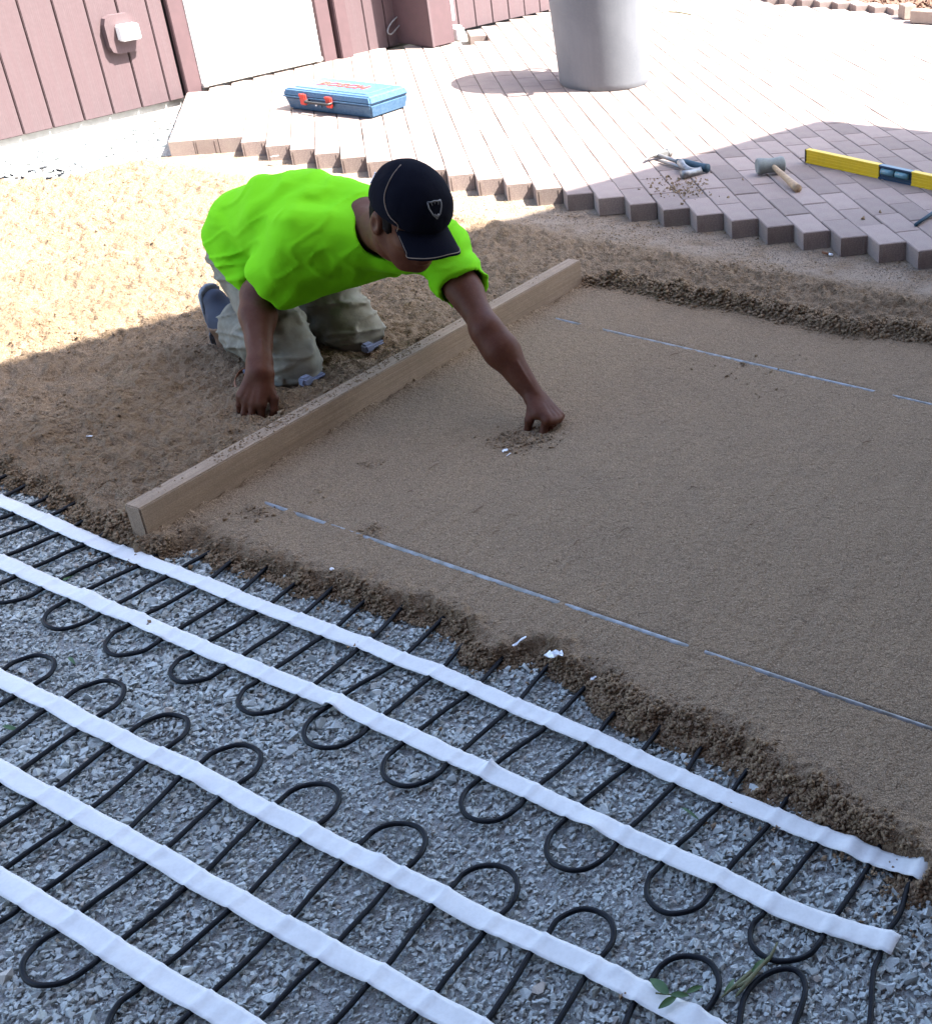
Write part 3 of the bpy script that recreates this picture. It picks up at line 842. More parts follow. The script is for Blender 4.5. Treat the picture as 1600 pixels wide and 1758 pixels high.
# ---- crumbs of sand
def lump_protos(n, seed):
    r = np.random.default_rng(seed); out = []
    for i in range(n):
        V = np.array([(1, 0, 0), (-1, 0, 0), (0, 1, 0), (0, -1, 0), (0, 0, 1), (0, 0, -1)], float)
        V = (V*r.uniform(.65, 1.25, (6, 1))+r.normal(size=(6, 3))*.28)*r.uniform(.7, 1.35, 3)
        Fc = np.array([(0, 2, 4), (2, 1, 4), (1, 3, 4), (3, 0, 4), (2, 0, 5), (1, 2, 5), (3, 1, 5), (0, 3, 5)])
        out.append((V, Fc))
    return out
protoC = lump_protos(16, 31)
def crumbs_on(fn_w, n, s0, s1, power=2., lift=.3):
    x = RNG.uniform(-3.6, 1.1, n); y = RNG.uniform(1.0, 5.6, n)
    i = np.clip(np.searchsorted(ys, y), 1, len(ys)-1); j = np.clip(np.searchsorted(xs, x), 1, len(xs)-1)
    ok = kv[i, j]
    x, y, i, j = x[ok], y[ok], i[ok], j[ok]
    w = fn_w(x, y, i, j)
    m = RNG.random(len(x)) < w
    x, y, i, j = x[m], y[m], i[m], j[m]
    sz = s0+(s1-s0)*RNG.random(len(x))**power
    return np.stack([x, y, ZZ[i, j]+sz*lift], 1), sz
def along(P, n, off, spread_t=.004):
    P = np.array(P); L = np.linalg.norm(P[1:]-P[:-1], axis=1); c = np.concatenate([[0], np.cumsum(L)])
    t = RNG.uniform(0, c[-1], n); i = np.clip(np.searchsorted(c, t)-1, 0, len(L)-1)
    f = (t-c[i])/L[i]; p = P[i]+(P[i+1]-P[i])*f[:, None]
    d = (P[i+1]-P[i])/L[i][:, None]; nn = np.stack([-d[:, 1], d[:, 0]], 1)
    return p+nn*off[:, None]+RNG.normal(size=(n, 2))*spread_t
def settle(p, s0, s1, power, lift=.3, dmin=-.015):
    x, y = p[:, 0], p[:, 1]
    ok = inpoly(x, y, VIEW); x, y = x[ok], y[ok]
    i = np.clip(np.searchsorted(ys, y), 1, len(ys)-1); j = np.clip(np.searchsorted(xs, x), 1, len(xs)-1)
    m = kv[i, j] & (DD[i, j] > dmin); x, y, i, j = x[m], y[m], i[m], j[m]
    sz = s0+(s1-s0)*RNG.random(len(x))**power
    return np.stack([x, y, ZZ[i, j]+sz*lift], 1), sz
EV = [p for p in EDGE if -2.6 < p[0] < .9]
Pa, sa = settle(along(EV[:len(EV)*3//5], 24000, np.abs(RNG.normal(size=24000))*.013-.005), .0009, .0046, 3.0)
Pb, sb = settle(along(EV[len(EV)*3//5-1:], 32000, np.abs(RNG.normal(size=32000))*.024-.006), .0009, .0050, 3.0)
Pc, sc2 = settle(along(BERM, 15000, RNG.normal(size=15000)*.022), .0013, .0070, 3.0)
br_ = [BA+BN*.078+BD*t for t in (-.02, .4, .8, 1.2, 1.68)]
Pd, sd2 = settle(along(br_, 9000, RNG.normal(size=9000)*.024), .0018, .0070, 2.4)
xr = RNG.uniform(-3.6, 1.1, 260000); yr = RNG.uniform(1.8, 4.9, 260000)
i = np.clip(np.searchsorted(ys, yr), 1, len(ys)-1); j = np.clip(np.searchsorted(xs, xr), 1, len(xs)-1)
w = (SC[i, j] < .3)*np.clip(.25+1.2*fbm(xr, yr, 5, 3, 80), .03, 1)*(1-sstep(3.6, 4.9, yr)*.8)
m = RNG.random(len(xr)) < w
Pe, se2 = settle(np.stack([xr[m], yr[m]], 1)[:26000], .0012, .0042, 2.6, .1)
P1 = np.concatenate([Pa, Pb]); s1 = np.concatenate([sa, sb]); P2 = np.concatenate([Pc, Pd, Pe]); s2 = np.concatenate([sc2, sd2, se2])
c0 = g(890, 755, SZ); k = 260
a_ = RNG.normal(size=(k, 2))*[.04, .028]
P3 = np.stack([c0[0]+a_[:, 0], c0[1]+a_[:, 1], np.full(k, SZ+.001)], 1); s3 = RNG.uniform(.0018, .0045, k)
P4 = []; s4 = []
for px, py, kn, rr in [(640,797,30,.012),(640,912,60,.018),(430,880,40,.03),(325,900,25,.03),(550,845,12,.02),(1300,640,30,.1),(1400,480,30,.06)]:
    c = g(px, py, SZ)
    for _ in range(kn):
        P4.append((c[0]+random.gauss(0, rr), c[1]+random.gauss(0, rr*.7), SZ+.001)); s4.append(random.uniform(.0015, .0045))
# stray crumbs lying on the gravel and on the tapes near the sand edge
x = RNG.uniform(-2.0, .5, 22000); y = RNG.uniform(1.2, 2.8, 22000)
de, se = polydist(x, y, EDGE); dd = -de*np.where(se >= 0, 1, -1)
m = (dd > 0) & (RNG.random(len(x)) < np.exp(-dd/.028)*np.where(x > -.3, 1., .45))
P5 = np.stack([x[m], y[m], np.full(m.sum(), .006)], 1); s5 = RNG.uniform(.0015, .0055, m.sum())
PP = np.concatenate([P1, P2, P3, np.array(P4), P5]); ss = np.concatenate([s1, s2, s3, np.array(s4), s5])
kz_ = (near_tape(PP[:, 0], PP[:, 1]) > .021); PP = PP[kz_]; ss = ss[kz_]
print('crumbs', len(PP))
o = scatter('sand_crumbs', PP, ss, protoC, M_CRUMB, 41, .8, {'tone': RNG.random(len(PP))}, smooth=True)
tag(o, 'damp brown sand crumbs and clods along the sand edges', kind='stuff')
# coarse pale grit on the strip under the paver teeth
n = 30000
uu_ = RNG.uniform(-16, 14, n); off_ = RNG.uniform(-.30, .05, n)
da = np.array([math.cos(math.radians(-26.6)), math.sin(math.radians(-26.6))]); db_ = np.array([-da[1], da[0]])
x = PO[0]+da[0]*uu_*.1414+db_[0]*off_; y = PO[1]+da[1]*uu_*.1414+db_[1]*off_
m = (RNG.random(n) < np.exp(-((off_+.06)/.11)**2)) & (x > -1.3)
i = np.clip(np.searchsorted(ys, y[m]), 1, len(ys)-1); j = np.clip(np.searchsorted(xs, x[m]), 1, len(xs)-1)
ok = kv[i, j]
P = np.stack([x[m][ok], y[m][ok], ZZ[i, j][ok]+.0008], 1)
M_GRIT = attr_mix(mat('grit', (.33, .27, .21), .9, .2), 'tone', (.20, .16, .13))[0]
tag(scatter('grit', P, RNG.uniform(.0015, .0038, len(P)), rock_protos(8, 0, .3, 91, .8, k=6), M_GRIT, 49, .8, {'tone': RNG.random(len(P))}), 'pale coarse grit along the foot of the paver teeth', kind='stuff')
# crumbs on the tape ends
P = []; s_ = []
for px, py, kn, rr in [(1445,1477,10,.008),(1560,1492,22,.010),(1500,1500,14,.01),(1250,1384,6,.003),(1332,1424,6,.003),(604,1106,8,.006),(222,962,3,.006),(255,1072,2,.003),(1070,1708,3,.003),(1010,1660,3,.004),(1520,1520,20,.016)]:
    c = g(px, py, .012)
    for _ in range(kn):
        P.append((c[0]+random.gauss(0, rr), c[1]+random.gauss(0, rr), .0135)); s_.append(random.uniform(.0016, .0042))
o = scatter('tape_crumbs', np.array(P), np.array(s_), protoC, M_CRUMB, 42, .8, {'tone': RNG.random(len(P))})
tag(o, 'brown sand crumbs dropped on the white tapes', kind='stuff')

# ------------------------------------------------------------------ paved patio
patio = pymesh('patio', [(*pav(-14.9, -13.3), .030), (*pav(-14.9, -60), .030), (*pav(34, -60), .030), (*pav(34, 20), .030), (*pav(20, 18), .030)],
               [(0, 1, 2, 3, 4)][::-1], M_GROUND)
tag(patio, 'patio of taupe rectangular concrete pavers with a saw-toothed unfinished edge', kind='structure')
PHT = .066
def paver_mesh(lenv, name='paver', ribs=True):
    w = .0975; l = lenv*.1-.0026; h = PHT; b = .003
    mb = MB()
    x, y = w/2, l/2
    V = [(-x, -y, -h), (x, -y, -h), (x, y, -h), (-x, y, -h), (-x, -y, -b), (x, -y, -b), (x, y, -b), (-x, y, -b),
         (-x+b, -y+b, 0), (x-b, -y+b, 0), (x-b, y-b, 0), (-x+b, y-b, 0)]
    Fc = [(0, 3, 2, 1), (8, 9, 10, 11)]
    for i in range(4):
        j = (i+1) % 4
        Fc += [(i, j, 4+j, 4+i), (4+i, 4+j, 8+j, 8+i)]
    mb.add(V, Fc)
    if ribs:
        for sx in (-1, 1):
            mb.box((sx*x*.76, -y-.0006, -h/2-.003), (.004, .0022, h-.012))
            mb.box((sx*x*.70, y+.0006, -h/2-.003), (.004, .0022, h-.012))
    me = bpy.data.meshes.new(name)
    me.from_pydata(mb.v, [], mb.f); me.update(); me.materials.append(M_PAVER)
    return me
pm2 = paver_mesh(2); pm1 = paver_mesh(1)
cells = []
farA = g(1310, 2, TOP)[:2]; farB = g(1560, 28, TOP)[:2]
fd = (farB-farA)/np.linalg.norm(farB-farA); fn = np.array([-fd[1], fd[0]])
for i in range(-15, 32):
    if i >= -13: fr = i
    else: fr = -13
    vs = []
    v = i if i >= -13 else -13
    if i == -14: vs.append((-13, 1)); v = -14
    while v > -60:
        vs.append((v, 2)); v -= 2
    for v, ln in vs:
        c = pav(i+.5, v-ln/2)
        if np.dot(c-WP, WN) < .035: continue
        if np.dot(c-WP, WD) > 2.56 and np.dot(c-WP, WD) < 2.80 and np.dot(c-WP, WN) < .30: continue
        if np.dot(c-farA, fn) > 0 and c[0] > -1.5: continue
        if c[0] > 1.9 or c[1] > 10.5: continue
        if not inpoly(np.array([c[0]]), np.array([c[1]]), [g(-60, 900)[:2], g(1800, 900)[:2], g(2250, -40)[:2], g(-200, -60)[:2]])[0]: continue
        cells.append((math.hypot(c[0], c[1]), i, v, ln, c))
cells.sort(key=lambda a: a[0])
prng = random.Random(5)
for d, i, v, ln, c in cells[:300]:
    o = bpy.data.objects.new('paver', pm2 if ln == 2 else pm1)
    COL.objects.link(o); o.parent = patio
    o.location = (c[0]+prng.gauss(0, .0006), c[1]+prng.gauss(0, .0006), TOP+prng.gauss(0, .0009))
    o.rotation_euler = (prng.gauss(0, .004), prng.gauss(0, .004), VT+prng.gauss(0, .004))
mb = MB()
for d, i, v, ln, c in cells[300:]:
    me = pm2 if ln == 2 else pm1
    M = Matrix.Translation((c[0], c[1], TOP+prng.gauss(0, .0008))) @ Matrix.Rotation(VT+prng.gauss(0, .003), 4, 'Z')
    mb.add([w_.co.copy() for w_ in me.vertices][:12], [tuple(p.vertices) for p in me.polygons][:10], M)
tag(mb.build('paver_field', M_PAVER, patio), 'more distant pavers of the patio', kind='stuff')
print('pavers', len(cells))
# sand in the joints
# far kerb, blocks and mulch
kerb = empty('paver_kerb', (*farA, 0), label='saw-tooth row of pale edging pavers along the far mulch bed', cat='kerb')
mb0 = MB(); 
for k in range(-3, 16):
    p = farA+fd*(k*.1414)+fn*.075
    if p[0] < -1.2 or (farA+fd*k*.1414)[0] > .72: continue
    m2 = MB(); m2.box((0, 0, 0), (.098, .19, .07), bev=.004)
    o = m2.build('edging_paver', M_PAVER, kerb)
    o.location = (p[0]-farA[0], p[1]-farA[1], TOP+.002); o.rotation_euler = (0, 0, VT)
pts = [farA+fn*.15-fd*1.0, farA+fn*.15+fd*2.2, farA+fn*3+fd*3, farA+fn*3-fd*1]
o = pymesh('mulch_bed', [(*p, .085) for p in pts], [(0, 1, 2, 3)], M_MULCH)
tag(o, 'strip of bark mulch and dry litter beyond the patio', kind='structure')
n = 1500
aa = RNG.uniform(-1, 2.2, n); bb = RNG.uniform(.16, 1.0, n)
P = np.stack([farA[0]+fd[0]*aa+fn[0]*bb, farA[1]+fd[1]*aa+fn[1]*bb, np.full(n, .09)], 1)
tag(scatter('mulch_chips', P, RNG.uniform(.01, .03, n), rock_protos(6, 0, .5, 61, .5), M_MULCH, 9, .6), 'brown and grey mulch chips beyond the far patio edge', kind='stuff')
for (px, py, L, Wd, Ht, rz, lab) in [(1557, 34, .085, .10, .085, VT, 'small tan stone block at the far corner of the patio, left of a longer one'), (1592, 42, .20, .10, .075, -.35, 'longer tan stone block cut by the right picture edge at the patio corner')]:
    c = g(px, py, TOP)
    mb = MB(); mb.box((0, 0, Ht/2), (L, Wd, Ht), bev=.004)
    o = mb.build('stone_block', M_BLOCK); o.location = (c[0], c[1]+.05, TOP+.002); o.rotation_euler = (0, 0, rz)
    tag(o, lab, 'stone block', 'stone blocks by the far kerb')

# ------------------------------------------------------------------ house wall
house = empty('house_wall', wallp(0), math.radians(60.2), label='dark red wooden house wall of vertical boards with a white door, on the left', cat='wall')
# local frame: x along the wall, y into the house (-n)
def W_(mb, name, m=M_TRIM, **k): return mb.build(name, m, house, **k)
WH = 2.7
ZB = .075
gro = [wt(a, b)[0] for a, b in [(44, 235), (95, 224), (148, 210), (197, 196), (246, 186), (293, 175)]]
tgap = wt(318, 168)[0]
t_l = [gro[0]-.158*k for k in range(9, 0, -1)]+gro
def plank(t0, t1, zb=ZB, zt=WH, dn=0.):
    w = t1-t0-.0065
    mb = MB(); mb.box((0, 0, 0), (w, .02, zt-zb), bev=.003)
    o = W_(mb, 'plank', M_PLANK); o.location = ((t0+t1)/2, .010-dn+prng.gauss(0, .0006), (zt+zb)/2)
for a, b in zip(t_l[:-1], t_l[1:]): plank(a, b)
plank(t_l[-1], tgap)
tA = tgap+.012; tB = wt(346, 158)[0]; tC = wt(548, 100)[0]
# backing board in the grooves
mb = MB(); mb.box(((t_l[0]+6)/2, .033, WH/2+.04), (6-t_l[0], .02, WH-.08)); W_(mb, 'sheathing', M_BLACK)
mb = MB(); mb.box(((tA+tB)/2, -.004, (WH+ZB)/2), (tB-tA, .028, WH-ZB), bev=.003); W_(mb, 'trim_board')
DZ = .135
door = MB(); door.box(((tB+tC)/2, .004, (2.1+DZ)/2+.0), (tC-tB-.075, .022, 2.1-DZ), bev=.002)
dr = W_(door, 'door', M_WHITE)
for c, w in ((tB+.020, .036), (tC-.020, .036)):
    mb = MB(); mb.box((c, -.010, (2.15+DZ)/2-.02), (w, .03, 2.15-DZ+.02), bev=.003)
    o = mb.build('door_frame', M_WHITE, dr)
mb = MB(); mb.box(((tB+tC)/2, -.010, DZ-.014), (tC-tB, .05, .018), bev=.002); W_(mb, 'door_sill', M_CONC)
mb = MB(); mb.box(((tB+tC)/2, .012, .055), (tC-tB+.02, .03, .12)); W_(mb, 'threshold_block', M_CONC)
tD = wt(575, 104)[0]; tE = wt(600, 100)[0]
mb = MB(); mb.box(((tC+.012+tD)/2, -.012, (WH+ZB)/2), (tD-tC-.014, .03, WH-ZB-.01), bev=.003); W_(mb, 'trim_board')
mb = MB(); mb.box(((tD+.02+tE)/2, -.020, (WH+ZB)/2), (tE-tD-.022, .05, WH-ZB-.012), bev=.004); W_(mb, 'trim_board')
g2 = [wt(a, b)[0] for a, b in [(602, 97), (635, 89), (669, 81), (699, 72), (712, 71)]]
for a, b in zip(g2[:-1], g2[1:]): plank(a, b, .095)
# projecting pillar
pL = g(741, 83, TOP)[:2]-WP; pR = g(782, 74, TOP)[:2]-WP
pt0, pt1 = np.dot(pL, WD), np.dot(pR, WD); pn = (np.dot(pL, WN)+np.dot(pR, WN))/2
mb = MB(); mb.box(((pt0+pt1)/2, -pn/2+.01, (WH+.105)/2), (pt1-pt0, pn+.03, WH-.105), bev=.004); W_(mb, 'pillar', M_TRIM)
mb = MB(); mb.box((pt0+.01, -pn-.004, (WH+.1)/2), (.018, .01, WH-.11)); W_(mb, 'pillar_batten', M_PLANK)
mb = MB(); mb.box((pt1+.022, -pn+.03, (WH+.1)/2+.06), (.03, .05, WH-.22), bev=.006)
mb.box((pt1+.05, -pn+.02, .145), (.06, .09, .09), bev=.015); W_(mb, 'downspout', M_WHITE)
t0 = pt1+.02
k = 0
while k < 14:
    plank(t0+k*.155, t0+(k+1)*.155, .098); k += 1
# footing
mb = MB(); mb.box(((t_l[0]+tB)/2, .05, .0), (tB-t_l[0], .05, .16)); W_(mb, 'footing', M_CONC)
mb = MB(); mb.box(((tC+5.5)/2, .05, .02), (5.5-tC, .05, .2)); W_(mb, 'footing', M_CONC)
# electrical outlet
e0 = wt(175, 60); e1 = wt(236, 60); ez0 = wt(207, 92)[1]; ez1 = wt(205, 20)[1]
cx, cz = (e0[0]+e1[0])/2, (ez0+ez1)/2; ww, hh = (e1[0]-e0[0])*.92, (ez1-ez0)*.95
oct_ = []
r_ = ww*.24
for sx, sz, a0 in ((1, 1, 0), (-1, 1, 90), (-1, -1, 180), (1, -1, 270)):
    for a in (0, 45, 90):
        an = math.radians(a0+a); oct_.append((sx*(ww/2-r_)+r_*math.cos(an), sz*(hh/2-r_)+r_*math.sin(an)))
mb = MB(); Vv, Ff = polyz(oct_)(0, .028)
mb.add(Vv, Ff, Mfrom((cx, -.001, cz), (1, 0, 0), (0, 0, 1), (0, -1, 0)))
blk = W_(mb, 'mounting_block', M_PLANK)
c2 = wt(211, 53)
mb = MB(); mb.box((c2[0]-.004, -.048, c2[1]), (ww*.60, .045, hh*.42), bev=.006); mb.build('outlet_cover', M_WHITE, blk)
# cable hanging on the wall
def wl(px, py, n=.03):
    t, z = wt(px, py); return np.array(wallp(t, n, z))
o0 = wl(690, 30)
cc = empty('wall_cable', o0, label='looped grey cable hanging on the wall between the door and the pillar', cat='cable')
mb = MB()
for pts in [[(722, 34), (712, 27), (700, 21), (688, 22), (676, 30), (666, 42), (660, 53), (662, 58), (667, 55), (676, 46), (690, 34), (704, 31), (714, 36)]]:
    P = catmull([wl(a, b, .028+.01*math.sin(i))-o0 for i, (a, b) in enumerate(pts)], 5); mb.tube(P, .0045, 6)
mb.build('cable_loop', M_STEEL, cc, smooth=True)
mb = MB()
P = catmull([wl(a, b, .03)-o0 for a, b in [(677, 23), (683, 13), (692, 3), (700, -12)]], 5); mb.tube(P, .004, 6)
mb.build('cable_tail', M_STEEL, cc, smooth=True)
mb = MB(); P = [wl(716, -20, .06)-o0, wl(712, 5, .06)-o0, wl(714, 32, .06)-o0]; mb.tube(P, .009, 8); mb.build('conduit', M_STEEL, cc, smooth=True)

# ------------------------------------------------------------------ neighbouring roof, behind and to the right of the camera, that shades the foreground
zc = 3.5
sc_ = g(1432, 208, TOP)[:2]
def lift(p, z): k = (z-TOP)/SUN_DIR.z; return np.array([p[0]+SUN_DIR.x*k, p[1]+SUN_DIR.y*k, z])
K0 = lift(sc_, zc)
la = g(0, 637, SZ)[:2]+np.array([-SUN_DIR.x, 0])*0
kz = 1.0
def dirh(shadow, slope_len, zz):   # end of an edge whose shadow ends at 'shadow' and whose height is zz
    return lift(shadow, zz)
dA = (g(100, 615, SZ)[:2]+np.array([(TOP-SZ)*SUN_DIR.x/SUN_DIR.z, 0])-sc_); dA /= np.linalg.norm(dA)
K1 = lift(sc_+dA*7.2, 4.9)
dB = (g(1600, 226, TOP)[:2]-sc_); dB /= np.linalg.norm(dB)
K2 = lift(sc_+dB*6.5, 2.5)
K3 = K1+(K2-K0)
roof = empty('neighbour_roof', (K0[0], K0[1], 0), label='dark shingled roof standing over the foreground and casting the broad shade', cat='roof')
ro = np.array([K0[0], K0[1], 0])
q4 = [K0-ro, K1-ro, K3-ro, K2-ro]
V = [tuple(p) for p in q4]+[(p[0], p[1], p[2]+.12) for p in q4]
pymesh('roof_slab', V, [(3, 2, 1, 0), (4, 5, 6, 7)]+[(i, (i+1) % 4, 4+(i+1) % 4, 4+i) for i in range(4)], M_ROOF, roof)
cen = (K0+K1+K2+K3)/4
a_ = K2+(cen-K2)*.06-ro; b_2 = K3+(cen-K3)*.06-ro
Vw = []
for p_ in (a_, b_2): Vw += [(p_[0], p_[1], -.05), (p_[0], p_[1], p_[2]-.05), (p_[0]+.15, p_[1]+.05, -.05), (p_[0]+.15, p_[1]+.05, p_[2]-.05)]
pymesh('added_side_wall', Vw, [(0, 1, 5, 4), (2, 6, 7, 3), (0, 2, 3, 1), (4, 5, 7, 6), (1, 3, 7, 5), (0, 4, 6, 2)], M_TRIM, roof)  # unseen wall added under the roof edge to block low sky from the right

hw = empty('added_rear_wall', (0, -1.6, 0), label='unseen brown plank house wall added behind the camera to block sky light', cat='house')  # unseen wall, added so camera-facing sides get less sky light
for k in range(34):
    mb = MB(); mb.box((-4.2+k*.27, 0, 2.85), (.262, .03, 5.8), bev=.003); mb.build('plank', M_TRIM, hw)
mb = MB(); mb.box((.25, -.05, 2.8), (9.2, .05, 5.8)); mb.build('sheathing', M_BLACK, hw)
# ------------------------------------------------------------------ rubbish bin
bc = np.array([-.905, 6.478])
bin_ = empty('rubbish_bin', (*bc, TOP), label='large round grey plastic bin standing on the sunlit pavers', cat='bin')
hb = .70
mb = MB()
mb.lathe([(.05, .012), (.205, .012), (.212, 0), (.222, .0), (.227, .008), (.229, .03), (.258, hb-.05), (.262, hb-.045), (.275, hb-.03), (.281, hb-.012), (.278, hb), (.266, hb-.002), (.258, hb-.03), (.250, hb-.08), (.222, .03), (.05, .03)], 64, closed=True)
mb.build('bin_body', M_BIN, bin_, angle=.6)
for s_ in (-1, 1):
    mb = MB()
    a0 = math.radians(72)*s_
    P = [(.272*math.cos(a0-.22), .272*math.sin(a0-.22), hb-.03), (.325*math.cos(a0-.18), .325*math.sin(a0-.18), hb-.035), (.335*math.cos(a0), .335*math.sin(a0), hb-.04), (.325*math.cos(a0+.18), .325*math.sin(a0+.18), hb-.035), (.272*math.cos(a0+.22), .272*math.sin(a0+.22), hb-.03)]
    mb.tube(catmull(P, 4), .013, 8); mb.build('bin_handle', M_BIN, bin_, smooth=True)

# ------------------------------------------------------------------ power tool case
cf = g(495, 188, TOP); cr = g(640, 206, TOP)
ang = math.atan2(cr[1]-cf[1], cr[0]-cf[0])
case = empty('tool_case', (cf[0], cf[1], TOP+.001), ang, label='blue plastic power tool case with red latches lying on the sunlit pavers', cat='tool case')
CL = float(np.linalg.norm(cr-cf)); CW = .27
mb = MB()
def frustum(mb, x0, x1, y0, y1, z0, z1, i0, i1, bev=.006):
    bm = bmesh.new()
    vs = [bm.verts.new(p) for p in [(x0+i0, y0+i0, z0), (x1-i0, y0+i0, z0), (x1-i0, y1-i0, z0), (x0+i0, y1-i0, z0), (x0+i1, y0+i1, z1), (x1-i1, y0+i1, z1), (x1-i1, y1-i1, z1), (x0+i1, y1-i1, z1)]]
    for f in [(0, 3, 2, 1), (4, 5, 6, 7), (0, 1, 5, 4), (1, 2, 6, 5), (2, 3, 7, 6), (3, 0, 4, 7)]: bm.faces.new([vs[i] for i in f])
    bmesh.ops.bevel(bm, geom=bm.edges[:], offset=bev, segments=3, affect='EDGES')
    bm.verts.index_update()
    mb.add([v.co.copy() for v in bm.verts], [tuple(v.index for v in f.verts) for f in bm.faces]); bm.free()
frustum(mb, -.012, CL, 0, CW, 0, .062, .014, .0, .008)
mb.build('case_base', M_CASE, case, angle=.7)
mb = MB(); frustum(mb, -.016, CL+.004, -.004, CW+.004, .064, .098, .0, .012, .007)
for yy in (.02,): mb.box((CL/2-.006, -.003, .0625), (CL+.008, .006, .006))
lid = mb.build('case_lid', M_CASE, case, angle=.7)
mb = MB(); frustum(mb, .03, CL-.05, .04, CW-.05, .0985, .102, 0, .004, .0012); mb.build('lid_panel', M_CASE, lid, angle=.7)
def case_x(px, py):
    p = g(px, py, TOP+.05); d = p[:2]-cf[:2]; return float(d[0]*math.cos(ang)+d[1]*math.sin(ang))
for px in (529, 590):
    x = case_x(px, 172)
    mb = MB(); mb.box((x, -.010, .058), (.036, .014, .05), bev=.004); mb.box((x, -.018, .078), (.034, .006, .012), bev=.002)
    mb.build('latch', M_RED, case)
mb = MB()
x0, x1 = case_x(533, 172)+.012, case_x(586, 176)-.008
P = [(x0, -.006, .056), (x0+.004, -.026, .054), (x0+.02, -.032, .053), (x1-.02, -.032, .053), (x1-.004, -.026, .054), (x1, -.006, .056)]
mb.tube(catmull(P, 4), .006, 8); mb.build('handle', M_BLACK, case, smooth=True)
mb = MB(); mb.box(((x0+x1)/2-.03, -.0015, .036), (.008, .006, .008)); mb.build('stud', M_PAPER, case)
mb = MB(); mb.box(((x0+x1)/2-.003, -.0015, .034), (.008, .006, .010)); mb.build('stud', M_CASE, case)
# raised red lettering on the lid
def text_mesh(body, size, name, m, parent, M, ext=.0012):
    cu = bpy.data.curves.new('lettering', 'FONT'); cu.body = body; cu.size = size; cu.extrude = ext; cu.align_x = 'CENTER'; cu.align_y = 'CENTER'; cu.offset = size*.03
    ob = bpy.data.objects.new('tmp', cu); COL.objects.link(ob)
    dg = bpy.context.evaluated_depsgraph_get(); me = bpy.data.meshes.new_from_object(ob.evaluated_get(dg))
    bpy.data.objects.remove(ob)
    me.materials.clear(); me.materials.append(m); me.transform(M)
    o = bpy.data.objects.new(name, me); COL.objects.link(o); o.parent = parent
    return o
text_mesh('BOSCH', .085, 'lettering', M_RED, lid, Matrix.Translation((CL*.47, CW*.50, .1035)) @ Matrix.Rotation(0, 4, 'Z'))

# ------------------------------------------------------------------ tools on the pavers
def between(mb, a, b, r0, r1=None, n=10):
    mb.tube([a, b], [r0, r1 if r1 is not None else r0], n); return mb
def loc3(px, py, z): return Vector(g(px, py, z))
# hammer with blue grip
o = loc3(1160, 285, TOP)
h1 = empty('claw_hammer', o, label='steel claw hammer with a dark blue grip lying at the shade line', cat='hammer', group='hammers on the pavers')
pA = loc3(1128, 266, TOP+.018)-o; pB = loc3(1162, 277, TOP+.020)-o; pC = loc3(1214, 289, TOP+.020)-o
mb = MB(); between(mb, pA, pB, .0085, .0075); mb.build('shaft', M_STEEL, h1, smooth=True)
mb = MB(); mb.tube(catmull([pB, pB.lerp(pC, .3), pB.lerp(pC, .7), pC], 3), [.0115, .013, .0155, .017, .0165, .0155, .0155, .016, .0175, .0185], 12); mb.build('grip', M_GRIP, h1, smooth=True)
dd = (pB-pA).normalized(); sd = Vector((-dd.y, dd.x, 0)).normalized()
M = Mfrom(pA, dd, sd, dd.cross(sd))
mb = MB(); mb.box((0, .030, 0), (.026, .05, .026), M, bev=.004); mb.tube([M @ Vector((0, .05, 0)), M @ Vector((0, .066, 0))], .017, 12)
mb.tube([M @ Vector((0, .01, 0)), M @ Vector((-.002, -.02, .002)), M @ Vector((.006, -.05, .0)), M @ Vector((.022, -.075, -.004))], [.013, .011, .008, .003], 8)
mb.build('hammer_head', M_STEEL, h1, angle=.8)
# second hammer, head to the right
o = loc3(1185, 297, TOP)
h2 = empty('claw_hammer', o, label='claw hammer lying with its curved steel claw towards the camera, under the blue grip', cat='hammer', group='hammers on the pavers')
mb = MB()
P = [loc3(1168, 279, TOP+.03)-o, loc3(1172, 285, TOP+.028)-o, loc3(1182, 291, TOP+.022)-o, loc3(1194, 292, TOP+.020)-o, loc3(1203, 288, TOP+.022)-o, loc3(1207, 281, TOP+.026)-o]
mb.tube(catmull(P, 3), [.016, .016, .015, .014, .0135, .013, .012, .011, .010, .009, .008, .0065, .005, .0045, .004, .003], 10)
mb.tube([loc3(1170, 300, TOP+.016)-o, loc3(1180, 298, TOP+.016)-o, loc3(1203, 293, TOP+.016)-o], [.0165, .014, .010], 12)
mb.build('hammer_head', M_STEEL, h2, smooth=True)
mb = MB(); between(mb, loc3(1172, 288, TOP+.014)-o, loc3(1133, 276, TOP+.010)-o, .0065, .006); mb.build('shaft', M_STEEL, h2, smooth=True)
# rubber mallet
hc = loc3(1322, 284, TOP+.034)
ml = empty('rubber_mallet', (hc.x, hc.y, TOP), label='grey rubber mallet with a short wooden handle lying on the pavers', cat='mallet')
hx = (loc3(1347, 283, TOP+.03)-loc3(1297, 287, TOP+.03)); hx.z = 0; Lh = .112; hx.normalize()
M = Mfrom((0, 0, .034), Vector((-hx.y, hx.x, 0)), Vector((0, 0, 1)), hx)
mb = MB(); mb.lathe([(0, -Lh/2), (.027, -Lh/2), (.031, -Lh/2+.004), (.0325, -Lh/2+.014), (.029, -.02), (.028, 0), (.029, .02), (.0325, Lh/2-.014), (.031, Lh/2-.004), (.027, Lh/2), (0, Lh/2)], 28, M)
mb.build('mallet_head', M_RUBBER, ml, angle=.6)
he = loc3(1369, 324, TOP+.016)-Vector((hc.x, hc.y, TOP))
st = loc3(1324, 283, TOP+.036)-Vector((hc.x, hc.y, TOP))
